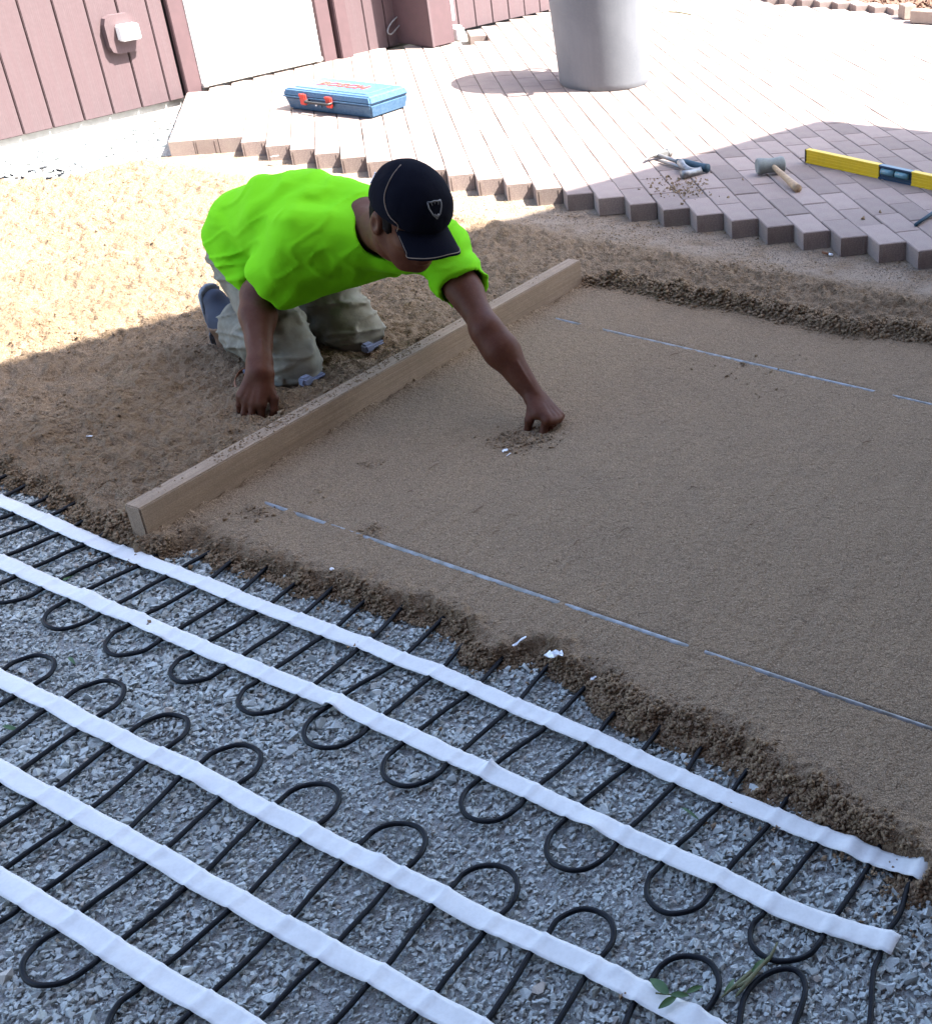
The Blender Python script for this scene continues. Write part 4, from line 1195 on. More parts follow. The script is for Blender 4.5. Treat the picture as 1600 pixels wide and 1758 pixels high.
mb = MB(); mb.tube([st, st.lerp(he, .25), st.lerp(he, .6), st.lerp(he, .9), he], [.0095, .011, .013, .016, .0165], 12); mb.build('handle', M_HANDLE, ml, smooth=True)
# spirit level
lA = loc3(1381, 279, TOP); lB = loc3(1600, 327, TOP)
ld = (lB-lA).normalized(); LL = 1.2
lv = empty('spirit_level', lA, math.atan2(ld.y, ld.x), label='long yellow box spirit level lying on edge on the pavers, cut by the picture edge', cat='spirit level')
t_lv = lambda px, py: ((loc3(px, py, TOP+.02)-lA).dot(ld))
v0, v1 = t_lv(1527, 290), t_lv(1583, 302)
LH, LD = .054, .026
mb = MB()
for a, b in ((.004, v0), (v1, LL-.004)):
    mb.box(((a+b)/2, LD/2, LH/2), (b-a, LD*.72, LH*.995))
    mb.box(((a+b)/2, LD/2, LH-.003), (b-a, LD, .006)); mb.box(((a+b)/2, LD/2, .003), (b-a, LD, .006))
    for zz in (.018, .030, .040): mb.box(((a+b)/2, LD/2, zz), (b-a, LD*.86, .003))
mb.build('level_body', M_YEL, lv)
for a in (.002, LL-.002):
    mb = MB(); mb.box((a, LD/2, LH/2), (.006, LD+.001, LH+.001), bev=.001); mb.build('end_cap', M_BLACK, lv)
vb = MB(); vb.box(((v0+v1)/2, LD/2+.004, LH/2-.001), (v1-v0-.002, LD*.55, LH-.004)); vb.box(((v0+v1)/2, LD/2, LH-.004), (v1-v0-.002, LD, .007), bev=.001)
vb.box(((v0+v1)/2, LD/2, .003), (v1-v0, LD, .006))
vb = vb.build('vial_block', M_VBODY, lv)
for c in (.28, .72):
    mb = MB(); x = v0+(v1-v0)*c
    mb.tube([(x-(v1-v0)*.19, .004, LH*.56), (x+(v1-v0)*.19, .004, LH*.56)], .0125, 14); mb.build('vial', M_VIAL, vb, smooth=True)
# dark bar at the right edge
a = loc3(1571, 386, TOP+.008); b = a+Vector((.42, .20, .0))
b = loc3(1640, 338, TOP+.02)
br = empty('metal_bar', a, label='thin dark blue steel rod lying on the pavers at the right picture edge', cat='rod')
mb = MB(); mb.tube([Vector((0, 0, 0)), (b-a)*.9], .0065, 10); mb.build('rod', M_GRIP, br, smooth=True)
mb = MB(); mb.tube([(b-a)*.9, (b-a)*1.5], .011, 10); mb.build('rod_grip', M_BLACK, br, smooth=True)
# thin stick far away
a = loc3(1148, 20, TOP+.006); b = loc3(1186, 25, TOP+.006)
mb = MB(); mb.tube([Vector((0, 0, 0)), (b-a)*.5+Vector((0, 0, .004)), b-a], .004, 6)
o = mb.build('twig', M_TWIG); o.location = a; tag(o, 'thin stick on the far bright pavers right of the bin', 'twig')
# cigarette end
a = loc3(1411, 433, SZ+.012); b = loc3(1429, 438, SZ+.006)
ci = empty('cigarette_end', a, label='brown and white cigarette end lying against the paver teeth', cat='cigarette end')
mb = MB(); between(mb, Vector((0, 0, 0)), (b-a)*.62, .0042); mb.build('filter', M_STRAP, ci, smooth=True)
mb = MB(); between(mb, (b-a)*.62, (b-a), .0045); mb.build('paper_tube', M_PAPER, ci, smooth=True)

# ------------------------------------------------------------------ screed board and pipes
bo = BA+BN*0
brd = MB()
BT_, BH_ = .047, .082
L = float(np.linalg.norm(BB-BA))
bm = bmesh.new()
bmesh.ops.create_cube(bm, size=1)
for v in bm.verts: v.co = Vector(((v.co.x+.5)*L, (v.co.y+.5)*BT_, (v.co.z+.5)*(BH_+.03)-.010*(.5-v.co.x)))
bmesh.ops.bevel(bm, geom=bm.edges[:], offset=.0028, segments=2, affect='EDGES')
me = bpy.data.meshes.new('screed_board'); bm.to_mesh(me); bm.free()
o = link('screed_board', me, M_WOOD)
for p in me.polygons: p.use_smooth = False
o.location = (BA[0], BA[1], SZ-.030); o.rotation_euler = (0, 0, math.atan2(BD[1], BD[0]))
tag(o, 'long weathered wooden board on edge used to screed the sand, beside the kneeling man', 'board')
# little dark roots and straws on the screeded sand
mb = MB()
for (px, py, qx, qy) in [(735,806,752,796),(812,880,830,868),(930,706,945,711),(560,640,566,652),(1062,915,1078,905),(1185,835,1197,838),(845,915,858,911),(1280,905,1292,899),(1402,1010,1415,1018),(1150,610,1165,606),(700,845,708,842),(985,935,994,925),(1480,760,1495,757)]:
    a = loc3(px, py, SZ+.0015); b = loc3(qx, qy, SZ+.0025)
    mb.tube([a, a.lerp(b, .5)+Vector((0, .002, .001)), b], .0009, 5)
tag(mb.build('straw_bits', M_BOOTL), 'scattered dark straws and root bits on the screeded sand', kind='stuff')
# dirt on the board
P = []; s_ = []
for k in range(560):
    t = random.choice([random.uniform(.05, L*.9), random.gauss(.9, .05), random.gauss(.72, .06), random.gauss(.55, .07), random.gauss(.3, .06), random.gauss(.42, .05)])
    y = min(max(random.gauss(.026, .010), .003), BT_-.003)
    P.append((*(BA+BD*t+BN*y), SZ+BH_+.0007-.010*(1-t/L))); s_.append(random.uniform(.0008, .0030)*(1.2 if random.random() < .2 else .8))
tag(scatter('board_crumbs', np.array(P), np.array(s_), protoC, M_CRUMB, 44, .8, {'tone': RNG.random(len(P))*.4}), 'dark sand crumbs on top of the board', kind='stuff')
for R, lab in ((RAIL1, 'pale grey pipe sunk flush in the near side of the screeded sand'), (RAIL2, 'pale grey pipe sunk flush in the far side of the screeded sand')):
    mb = MB(); mb.tube([(0, 0, 0), (R[1][0]-R[0][0], R[1][1]-R[0][1], 0)], .0062, 16)
    o = mb.build('screed_pipe', M_PIPE, smooth=True); o.location = (R[0][0], R[0][1], SZ-.0062+.0010)
    tag(o, lab, 'pipe', 'pipes sunk in the screeded sand')

# ------------------------------------------------------------------ scraps and leaves
def scrap(px, py, z, w, h, rz, lab, tilt=.1, crumple=.002, cat='scrap'):
    c = g(px, py, z); n = 5; V = []; Fc = []
    r = random.Random(int(px))
    for i in range(n):
        for j in range(n):
            e = 1-.25*abs(j/(n-1)-.5)
            V.append(((i/(n-1)-.5)*w*e+r.gauss(0, crumple*.5), (j/(n-1)-.5)*h+r.gauss(0, crumple*.5), r.uniform(0, crumple*2)+i/(n-1)*w*tilt))
    m = len(V); V += [(x, y, z_-.0006) for x, y, z_ in V]
    for i in range(n-1):
        for j in range(n-1):
            a = i*n+j; Fc.append((a, a+n, a+n+1, a+1)); Fc.append((m+a, m+a+1, m+a+n+1, m+a+n))
    rim = [i*n for i in range(n)]+[(n-1)*n+j for j in range(1, n)]+[i*n+n-1 for i in range(n-2, -1, -1)]+[j for j in range(n-2, 0, -1)]
    for a, b in zip(rim, rim[1:]+rim[:1]): Fc.append((b, a, m+a, m+b))
    o = pymesh('paper_scrap', V, Fc, M_PAPER); o.location = c; o.rotation_euler = (0, 0, rz)
    return tag(o, lab, cat)
scrap(867, 775, SZ+.002, .013, .010, .3, 'tiny white flake on the screeded sand left of the pinching hand', .3)
scrap(873, 781, SZ+.002, .016, .002, 1.0, 'thin white sliver beside the white flake near the pinching hand', .1, .0006)
scrap(892, 1107, SZ+.002, .028, .006, .5, 'narrow white scrap poking out of the sand edge left of the crumpled one', .5)
scrap(950, 1128, SZ+.004, .030, .022, -.3, 'crumpled white tape scrap at the sand edge over a cable end', .2, .006)
scrap(1018, 1168, .020, .010, .008, .2, 'white torn bit at the tip of a cable right of the crumpled scrap', .5, .003)
for i in range(9):
    pass
scrap(472, 270, TOP-.03, .045, .014, -.5, 'small white tag wedged in the sunlit paver teeth behind the man', .2, .001)
scrap(155, 750, SZ+.012, .020, .006, -.4, 'small white sliver lying on the rough shaded sand at left', .2, .001)
scrap(1345, 482, SZ+.004, .012, .008, .4, 'white speck on the gritty strip below the paver teeth', .2)
mb = MB(); bmv = bmesh.new(); bmesh.ops.create_icosphere(bmv, subdivisions=2, radius=.0045)
me = bpy.data.meshes.new('pebble'); bmv.to_mesh(me); bmv.free()
o = link('pebble', me, M_PAPER, smooth=True); o.location = g(570, 977, SZ+.004); o.scale = (1, .85, .8); tag(o, 'small round white pebble on the sand above the first tape', 'pebble')
# piece of wood in the sunlit sand
a = loc3(198, 434, SZ+.02); b = loc3(222, 436, SZ+.02)
mb = MB(); mb.box(((b-a).length/2, 0, 0), ((b-a).length, .02, .010), bev=.002)
o = mb.build('wood_chip', M_HANDLE); o.location = a; o.rotation_euler = (0.2, 0, math.atan2((b-a).y, (b-a).x)); tag(o, 'small flat wood chip standing out of the sunlit sand', 'wood chip')

def leaf(mb, base, d, n, L, W):
    d = Vector(d).normalized(); n = Vector(n).normalized(); s = d.cross(n).normalized()
    V = []; Fc = []; K = 7
    for i in range(K):
        t = i/(K-1); w = W*math.sin(math.pi*min(1, t*.93+.04))**.8*(1-.25*t)
        c = Vector(base)+d*(L*t)+n*(-.25*L*t*t)
        V += [c-s*w/2+n*w*.18, c, c+s*w/2+n*w*.18]
    for i in range(K-1):
        for j in (0, 1): Fc.append((i*3+j, i*3+j+1, i*3+j+4, i*3+j+3))
    m = len(V); V += [v-n*.0005 for v in V]
    Fc += [tuple(m+k_ for k_ in f[::-1]) for f in Fc]
    mb.add(V, Fc)
o0 = Vector(g(1158, 1708, .02))
sp = empty('leaf_sprig', o0, label='small green leafy sprig lying on the nearest tape of the lower mat', cat='sprig')
mb = MB(); st = [loc3(1125, 1705, .022)-o0, loc3(1160, 1707, .024)-o0, loc3(1200, 1700, .020)-o0]
mb.tube(catmull(st, 4), .0012, 6); mb.build('stem', M_TWIG, sp)
for (px, py, qx, qy, L_, W_l) in [(1147, 1707, 1116, 1676, .038, .017), (1150, 1708, 1183, 1706, .028, .010), (1178, 1704, 1206, 1690, .022, .009), (1160, 1712, 1130, 1728, .024, .012)]:
    a = loc3(px, py, .024)-o0; b = loc3(qx, qy, .030)-o0
    mb = MB(); leaf(mb, a, b-a, (0.1, -.3, 1), (b-a).length, W_l); mb.build('leaf', M_LEAF, sp, smooth=True)
o0 = Vector(g(1280, 1670, .01))
tw = empty('dry_weed', o0, label='withered green-brown weed stalk lying between two cable loops at lower right', cat='weed')
for pts in [[(1238, 1712), (1262, 1692), (1290, 1668), (1318, 1648), (1334, 1618)], [(1250, 1700), (1280, 1686), (1300, 1664)], [(1262, 1712), (1288, 1680), (1322, 1640)]]:
    mb = MB(); P = catmull([loc3(a, b, .016+.004*math.sin(i*2))-o0 for i, (a, b) in enumerate(pts)], 4)
    mb.tube(P, [.0012+.0022*math.sin(math.pi*i/(len(P)-1)) for i in range(len(P))], 6); mb.build('stalk', M_TWIG, tw, smooth=True)
for k, (px, py, qx, qy) in enumerate([(1243, 1708, 1262, 1676), (1252, 1700, 1290, 1676), (1290, 1668, 1312, 1642)]):
    a = loc3(px, py, .018)-o0; b = loc3(qx, qy, .022)-o0
    mb = MB(); leaf(mb, a, b-a, (0.2, -.2, 1), (b-a).length, .008); mb.build('leaf', M_LEAF, tw, smooth=True)
for (px, py, qx, qy, W_l, lab) in [(108, 998, 128, 982, .010, 'narrow green leaf on the gravel between the two upper tapes'), (1170, 1386, 1200, 1402, .006, 'slim green leaf on the gravel between the upper tapes at right'), (5, 1246, 34, 1251, .010, 'green leaf fragment on gravel at the left picture edge'), (118, 1128, 128, 1136, .008, 'tiny green leaf bit beside the left cable loops')]:
    a = loc3(px, py, .010); b = loc3(qx, qy, .013)
    mb = MB(); leaf(mb, (0, 0, 0), b-a, (0.1, -.2, 1), (b-a).length, W_l); o = mb.build('leaf', M_LEAF, smooth=True); o.location = a; tag(o, lab, 'leaf')
# crumbs on the pavers below the hammers
P = []; s_ = []
for k in range(150):
    px = random.gauss(1170, 26); py = random.gauss(325, 7)+abs(px-1170)*.03
    P.append(g(px, py, TOP+.001)); s_.append(random.uniform(.002, .006))
for k in range(60):
    P.append(g(random.uniform(1110, 1215), random.uniform(303, 318), TOP+.001)); s_.append(random.uniform(.0025, .006))
for (px, py) in [(1213, 309), (1275, 309), (1511, 365), (1481, 375), (1170, 351)]:
    P.append(g(px, py, TOP+.001)); s_.append(.008)
tag(scatter('paver_crumbs', np.array(P), np.array(s_), protoC, M_CRUMB, 45, .8, {'tone': RNG.random(len(P))}), 'sand crumbs spilled on the pavers below the hammers', kind='stuff')
# ------------------------------------------------------------------ signed distance modelling (for the man)
def nrm(v): v = np.array(v, float); return v/np.linalg.norm(v)
def cap(p, a, b, ra, rb):
    a = np.array(a); b = np.array(b); ba = b-a
    t = np.clip(((p-a)@ba)/(ba@ba), 0, 1)
    return np.linalg.norm(p-a-t[..., None]*ba, axis=-1)-(ra+t*(rb-ra))
def ell(p, c, r, M=None):
    q = p-np.array(c)
    if M is not None: q = q@np.array(M).T
    r = np.array(r, float)
    k0 = np.linalg.norm(q/r, axis=-1); k1 = np.linalg.norm(q/(r*r), axis=-1)+1e-9
    return k0*(k0-1)/k1
def smin(a, b, k):
    h = np.clip(.5+.5*(b-a)/k, 0, 1)
    return b*(1-h)+a*h-k*h*(1-h)
def smax(a, b, k): return -smin(-a, -b, k)
def surfnet(fn, lo, hi, h, name, m, parent=None, nb=8):
    lo = np.array(lo); hi = np.array(hi)
    st = h*nb
    n = np.ceil((hi-lo)/st).astype(int)
    I = np.stack(np.meshgrid(*[np.arange(k) for k in n], indexing='ij'), -1).reshape(-1, 3)
    d = fn(lo+(I+.5)*st)
    act = I[np.abs(d) < st*1.25]
    c = np.stack(np.meshgrid(*[np.arange(nb+1)]*3, indexing='ij'), -1)
    gi = act[:, None, None, None, :]*nb+c[None]
    pts = lo+gi*h
    Dv = fn(pts.reshape(-1, 3)).reshape(gi.shape[:-1])
    sgn = Dv < 0
    c8 = [(i, j, k) for i in (0, 1) for j in (0, 1) for k in (0, 1)]
    def sub(A, o): return A[:, o[0]:nb+o[0], o[1]:nb+o[1], o[2]:nb+o[2]]
    cnt = sum(sub(sgn, o).astype(int) for o in c8)
    mask = (cnt > 0) & (cnt < 8)
    acc = np.zeros(mask.shape+(3,)); num = np.zeros(mask.shape)
    for a in c8:
        for ax in range(3):
            if a[ax]: continue
            b = list(a); b[ax] = 1
            da, db = sub(Dv, a), sub(Dv, b)
            cr = (da < 0) != (db < 0)
            t = np.where(cr, da/(da-db+1e-12), 0)
            for x in range(3):
                acc[..., x] += np.where(cr, a[x]+(t if x == ax else 0), 0)
            num += cr
    gc = gi[:, :nb, :nb, :nb][mask]
    P = lo+(gc+acc[mask]/num[mask][:, None])*h
    N = (n+1)*nb+2
    key = (gc[:, 0]*N[1]+gc[:, 1])*N[2]+gc[:, 2]
    o_ = np.argsort(key); key = key[o_]; P = P[o_]
    F_ = []
    for ax in range(3):
        oa = [0, 0, 0]; oa[ax] = 1
        s0 = sub(sgn, (0, 0, 0)); s1_ = sub(sgn, oa)
        cr = s0 != s1_
        g0 = gi[:, :nb, :nb, :nb][cr]; inside = s0[cr]
        b_, c_ = (ax+1) % 3, (ax+2) % 3
        q = []
        for (db_, dc_) in ((0, 0), (-1, 0), (-1, -1), (0, -1)):
            t = g0.copy(); t[:, b_] += db_; t[:, c_] += dc_
            q.append((t[:, 0]*N[1]+t[:, 1])*N[2]+t[:, 2])
        q = np.stack(q, 1)
        pos = np.clip(np.searchsorted(key, q), 0, len(key)-1)
        ok = (key[pos] == q).all(1)
        pos = pos[ok]; ins = inside[ok]
        pos[~ins] = pos[~ins][:, ::-1]
        F_.append(pos)
    o = npmesh(name, P, np.concatenate(F_), m, parent, smooth=True)
    return o

# ---- joints, in place
def cd(x, y, z): return RT*x+UP*y-FW*z        # picture right, picture up, towards the camera
person = empty('person', (-1.40, 3.22, 0), label='kneeling man in neon green T-shirt, khaki trousers and dark cap, reaching over the board', cat='person')
PB = np.array([-1.40, 3.22, 0])
FACE = np.array([.875, -.485, 0]); RS_ = np.array([-.485, -.875, 0])
pelvis = g(452, 405, .355)
waist = g(492, 382, .415)
chest = g(560, 385, .425)
upch = g(628, 392, .43)
KR = g(512, 625, .085)+np.array([-.02, .02, 0]); KL = g(618, 570, .085)+np.array([-.02, .02, 0])
HR = pelvis+RS_*.085+np.array([0, 0, -.01]); HL = pelvis-RS_*.085+np.array([0, 0, -.01])
AR = g(388, 548, .12); AL = g(470, 520, .10)
SR = g(520, 412, .432); ER = g(442, 506, .275); WR = g(447, 640, .142)
SL = g(758, 428, .385); EL = g(836, 568, .25); WL = g(920, 684, .095)
neck = g(640, 378, .475)
HC = g(701, 372, .53)                    # head centre
print('upper arm R', np.linalg.norm(SR-ER), 'fore', np.linalg.norm(ER-WR), 'L', np.linalg.norm(SL-EL), np.linalg.norm(EL-WL), 'thigh', np.linalg.norm(HR-KR), np.linalg.norm(HL-KL), 'shin', np.linalg.norm(KR-AR), 'spine', np.linalg.norm(pelvis-upch), 'shoulders', np.linalg.norm(SR-SL), HC)
hF = nrm(cd(.66, -.68, .34)); hT = cd(.39, .60, .70); hT = nrm(hT-hF*np.dot(hT, hF)); hR = np.cross(hF, hT)
def hp(f, r, t): return HC+hF*f+hR*r+hT*t
HM = [hF, hR, hT]

# ---- hands
def hand_pts(W, D, N, side):
    """wrist W, D direction of the metacarpals, N back of the hand; side=+1: thumb on D x N"""
    D = nrm(D); N = nrm(np.array(N)-D*np.dot(N, D)); T = np.cross(D, N)*side
    return D, N, T
def finger(p0, d, n, L, curl, r0, r1):
    """chain of 3 phalanges curling towards -n"""
    out = [(p0, r0)]; a = 0; p = p0
    for k, (l, c) in enumerate(zip(L, curl)):
        a += c
        dd = d*math.cos(a)-n*math.sin(a)
        p = p+dd*l; out.append((p, r0+(r1-r0)*(k+1)/3))
    return out
fingers = []
palms = []
# right hand: presses down into the sand, knuckles up, fingers straight down
D, N, T = hand_pts(WR, cd(-.22, -.93, .10), cd(.1, .25, .95), 1)
# thumb side of a right hand seen from its back is to the left... seen from the camera it points to the right (towards the body)
Rk = cd(1, 0, 0)
def sidev(D, N, ref): v = np.cross(D, N); return v if np.dot(v, ref) > 0 else -v
T = sidev(D, N, cd(1, 0, 0))
palms.append((WR, D, N, T))
ps = WR+D*.078
for k, (off, L, cu, r) in enumerate([(.026, (.036, .022, .018), (.55, .45, .3), .0095), (.006, (.042, .026, .020), (.25, .35, .25), .0098), (-.014, (.040, .024, .019), (.30, .30, .25), .0094), (-.033, (.030, .019, .016), (.45, .35, .3), .0082)]):
    fingers.append(finger(ps+T*off+N*.002-D*(.004 if k in (0, 2) else (.012 if k == 3 else 0)), D, N, L, cu, r, r*.78))
fingers.append([(WR+D*.025+T*.024-N*.006, .014), (WR+D*.055+T*.046-N*.014, .0115), (WR+D*.083+T*.050-N*.024, .0100), (WR+D*.103+T*.046-N*.034, .0085)])
# left hand: pinching, back of the hand towards upper right, thumb at lower left
D2, N2, _ = hand_pts(WL, cd(.62, -.66, .25), cd(.62, .62, .5), 1)
T2 = sidev(D2, N2, cd(-.6, -.5, .3))
palms.append((WL, D2, N2, T2))
ps = WL+D2*.072
for k, (off, L, cu, r) in enumerate([(.024, (.040, .026, .020), (1.15, .75, .40), .0098), (.004, (.042, .027, .020), (1.25, .85, .5), .0100), (-.015, (.039, .025, .019), (1.35, .95, .6), .0095), (-.033, (.030, .019, .016), (1.4, 1.0, .6), .0082)]):
    fingers.append(finger(ps+T2*off+N2*.001-D2*(.004 if k in (0, 2) else (.012 if k == 3 else 0)), D2, N2, L, cu, r, r*.80))
fingers.append([(WL+D2*.018+T2*.022-N2*.010, .0145), (WL+D2*.040+T2*.038-N2*.034, .0120), (WL+D2*.050+T2*.034-N2*.062, .0100), (WL+D2*.056+T2*.026-N2*.082, .0085)])

def bump3(p, f, amp, seed=0): return amp*vn3(p, f, seed)
def body_sdf(p):
    # arms
    d = cap(p, SR, ER, .042, .037); d = smin(d, ell(p, SR+(ER-SR)*.45, (.044, .042, .080), [nrm(np.cross(ER-SR, [0, 0, 1])), nrm(np.cross(np.cross(ER-SR, [0, 0, 1]), ER-SR)), nrm(ER-SR)]), .03)
    fa = ER+(WR-ER)*.28
    d = smin(d, cap(p, ER, fa, .037, .0415), .03); d = smin(d, cap(p, fa, WR, .0410, .0255), .03)
    d = smin(d, cap(p, WR-(WR-ER)*.10, WR, .029, .0265), .02)
    e = cap(p, SL, EL, .042, .036); e = smin(e, ell(p, SL+(EL-SL)*.45, (.045, .043, .085), [nrm(np.cross(EL-SL, [0, 0, 1])), nrm(np.cross(np.cross(EL-SL, [0, 0, 1]), EL-SL)), nrm(EL-SL)]), .03)
    fb = EL+(WL-EL)*.28
    e = smin(e, cap(p, EL, fb, .037, .0415), .03); e = smin(e, cap(p, fb, WL, .0410, .0250), .03)
    d = np.minimum(d, e)
    # torso and legs (under the clothes)
    t = cap(p, pelvis, waist, .085, .085); t = smin(t, cap(p, waist, chest, .085, .085), .04); t = smin(t, cap(p, chest, upch, .085, .07), .04)
    t = smin(t, cap(p, upch, SR, .055, .045), .04); t = smin(t, cap(p, upch, SL, .055, .045), .04)
    for hh, kk, aa in ((HR, KR, AR), (HL, KL, AL)):
        t = smin(t, cap(p, hh, kk, .07, .045), .04); t = smin(t, cap(p, kk, aa, .042, .032), .02)
    d = smin(d, t, .03)
    # neck and head
    nk = hp(-.030, 0, -.085)
    d = smin(d, cap(p, upch+np.array([.01, 0, .01]), nk, .060, .056), .04)
    d = smin(d, cap(p, nk, hp(-.02, 0, -.03), .056, .055), .03)
    hd = ell(p, hp(-.008, 0, .030), (.096, .077, .088), HM)
    hd = smin(hd, ell(p, hp(.032, 0, -.045), (.056, .058, .072), HM), .035)
    hd = smin(hd, ell(p, hp(.060, 0, -.098), (.026, .027, .020), HM), .03)          # chin
    for s in (-1, 1):
        hd = smin(hd, cap(p, hp(-.012, s*.058, -.055), hp(.045, s*.030, -.100), .019, .018), .025)   # jaw
        hd = smin(hd, ell(p, hp(.058, s*.036, -.028), (.020, .022, .016), HM), .02)   # cheek
        hd = smax(hd, -ell(p, hp(.090, s*.030, -.002), (.014, .017, .011), HM), .014)  # eye socket
        hd = smin(hd, ell(p, hp(.071, s*.030, -.003), (.012, .013, .0115), HM), .004)
    hd = smin(hd, cap(p, hp(.082, -.038, .014), hp(.082, .038, .014), .009, .009), .018)  # brow
    hd = smin(hd, cap(p, hp(.084, 0, .008), hp(.108, 0, -.036), .008, .0135), .014)       # nose
    for s in (-1, 1): hd = smin(hd, ell(p, hp(.094, s*.012, -.039), (.011, .008, .008), HM), .006)
    hd = smin(hd, ell(p, hp(.083, 0, -.061), (.012, .026, .0065), HM), .008)
    hd = smin(hd, ell(p, hp(.082, 0, -.074), (.012, .023, .0075), HM), .006)
    for s in (-1, 1):   # ears
        c = hp(-.014, s*.079, -.012)
        ea = ell(p, c, (.020, .009, .033), HM)
        ea = smax(ea, -ell(p, hp(-.010, s*.090, -.010), (.011, .010, .019), HM), .005)
        hd = smin(hd, ea, .006)
    d = smin(d, hd, .012)
    # palms and fingers
    for (W, Dd, Nn, Tt) in palms:
        for off, ln, r in ((.026, .078, .0125), (.008, .080, .0130), (-.012, .078, .0125), (-.030, .070, .0115)):
            d = smin(d, cap(p, W+Tt*off*.55, W+Dd*ln+Tt*off, .0165, r), .012)
        d = smin(d, cap(p, W+Tt*.012-Nn*.004, W+Dd*.045+Tt*.030-Nn*.010, .016, .014), .012)
    fd_ = np.full(d.shape, 9.)
    for fchain in fingers:
        ff = np.full(d.shape, 9.)
        for (a, ra), (b, rb) in zip(fchain[:-1], fchain[1:]):
            ff = smin(ff, cap(p, a, b, ra, rb), .003)
        for (a, ra) in fchain[1:-1]: ff = smin(ff, np.linalg.norm(p-a, axis=-1)-ra*1.05, .003)
        fd_ = smin(fd_, ff, .0016)
    d = smin(d, fd_, .006)
    # tendons and veins on the forearms and backs of the hands
    for (E_, W_2, Tt, Nn) in ((ER, WR, palms[0][3], palms[0][2]), (EL, WL, palms[1][3], palms[1][2])):
        for o1, o2, l0 in ((.010, -.006, .25), (-.012, .008, .45), (.020, .016, .6)):
            a_ = E_+(W_2-E_)*l0+Nn*.034+Tt*o1; b_3 = W_2+Nn*.020+Tt*o2
            d = smin(d, cap(p, a_, b_3, .0024, .0028), .007)
    for (W_2, Dd, Nn, Tt) in palms:
        for o1 in (.022, .006, -.010, -.026):
            d = smin(d, cap(p, W_2+Dd*.015+Nn*.0125+Tt*o1*.5, W_2+Dd*.072+Nn*.0115+Tt*o1, .0022, .0030), .006)
    d = d+.0012*vn3(p*np.array([1, 1, .6]), 38, 3)
    return d
lo = PB+np.array([-.62, -.75, -.02]); hi = PB+np.array([.98, .55, .70])
o = surfnet(lambda p: body_sdf(p), lo, hi, .0042, 'body', M_SKIN)
def settle_child(o):
    o.parent = person; o.matrix_parent_inverse = Matrix.Translation(-Vector(PB))
    return o
settle_child(o)

# ---- hair
def hair_sdf(p):
    d = ell(p, hp(-.012, 0, .028), (.098, .081, .092), HM)
    d = smin(d, ell(p, hp(-.045, 0, -.025), (.055, .068, .055), HM), .02)
    d = np.minimum(d, smin(d, ell(p, hp(.022, .070, -.012), (.016, .010, .026), HM), .008))
    d = smin(d, ell(p, hp(.022, -.070, -.012), (.016, .010, .026), HM), .008)
    front = (p-hp(.035, 0, 0))@hF
    low = -(p-hp(0, 0, -.012))@hT-.9*np.clip(-(p-hp(-.01, 0, 0))@hF, 0, .06)
    d = smax(d, front, .006); d = smax(d, low-.0, .006)
    ear = ell(p, hp(-.014, .085, -.012), (.024, .030, .036), HM)
    d = smax(d, -ear, .004)
    d = smax(d, -ell(p, hp(-.014, -.085, -.012), (.024, .030, .036), HM), .004)
    return d+.0016*vn3(p, 240, 5)
o = surfnet(hair_sdf, HC-.16, HC+.16, .0032, 'hair', M_HAIR); settle_child(o)
def stache(p):
    d = cap(p, hp(.096, 0, -.050), hp(.086, .026, -.060), .0062, .0035)
    d = smin(d, cap(p, hp(.096, 0, -.050), hp(.086, -.026, -.060), .0062, .0035), .004)
    return d+.0012*vn3(p, 400, 5)
o = surfnet(stache, hp(.09, 0, -.055)-.06, hp(.09, 0, -.055)+.06, .0018, 'moustache', M_HAIR); settle_child(o)

# ---- cap
def crown_sdf(p):
    d = ell(p, hp(-.002, 0, .038), (.109, .092, .107), HM)
    # slightly boxed front
    d = smin(d, ell(p, hp(.030, 0, .062), (.074, .072, .070), HM), .03)
    x = (p-HC)
    f_, r_2, t_ = x@hF, x@hR, x@hT
    # seams
    ang_ = np.arctan2(r_2, f_)
    d = d+.0012*np.exp(-(np.abs(np.sin(ang_*3+.52))/.05)**2)*(t_ > .03)
    d = d+.0020*vn3(p, 32, 2)
    cut = -(t_-(.030-.10*np.clip(-f_, 0, .2)))       # lower rim dips at the back
    d = smax(d, cut, .004)
    inner = ell(p, hp(-.002, 0, .034), (.100, .083, .096), HM)
    return smax(d, -np.maximum(inner, -(t_-.0)*0-9), .002) if False else d
o = surfnet(crown_sdf, HC-.19, HC+.21, .0040, 'cap', M_CAP); settle_child(o); capo = o
# brim: curved thin sheet
V = []; Fc = []; nu, nv_ = 22, 12
for i in range(nu):
    a = (i/(nu-1)-.5)*2            # -1..1 across
    for j in range(nv_):
        t = j/(nv_-1)
        r0 = .068*a
        f0 = .102*math.sqrt(max(0, 1-(a*.86)**2))-.004
        f1 = .178-.060*abs(a)**2.6
        f_ = f0+(f1-f0)*t
        w_ = r0*(1+.04*t)
        tt = .034-.020*(abs(a)**2)-.018*t-.018*t*abs(a)**2
        V.append(hp(f_, w_, tt))
m_ = len(V); V += [v-hT*.0035 for v in V]
for i in range(nu-1):
    for j in range(nv_-1):
        a = i*nv_+j; Fc.append((a, a+1, a+nv_+1, a+nv_)); Fc.append((m_+a, m_+a+nv_, m_+a+nv_+1, m_+a+1))
rim = [i*nv_+nv_-1 for i in range(nu)]
for a, b in zip(rim[:-1], rim[1:]): Fc.append((a, m_+a, m_+b, b))
for i0 in (0, (nu-1)*nv_):
    for j in range(nv_-1): Fc.append((i0+j, i0+j+1, m_+i0+j+1, m_+i0+j))
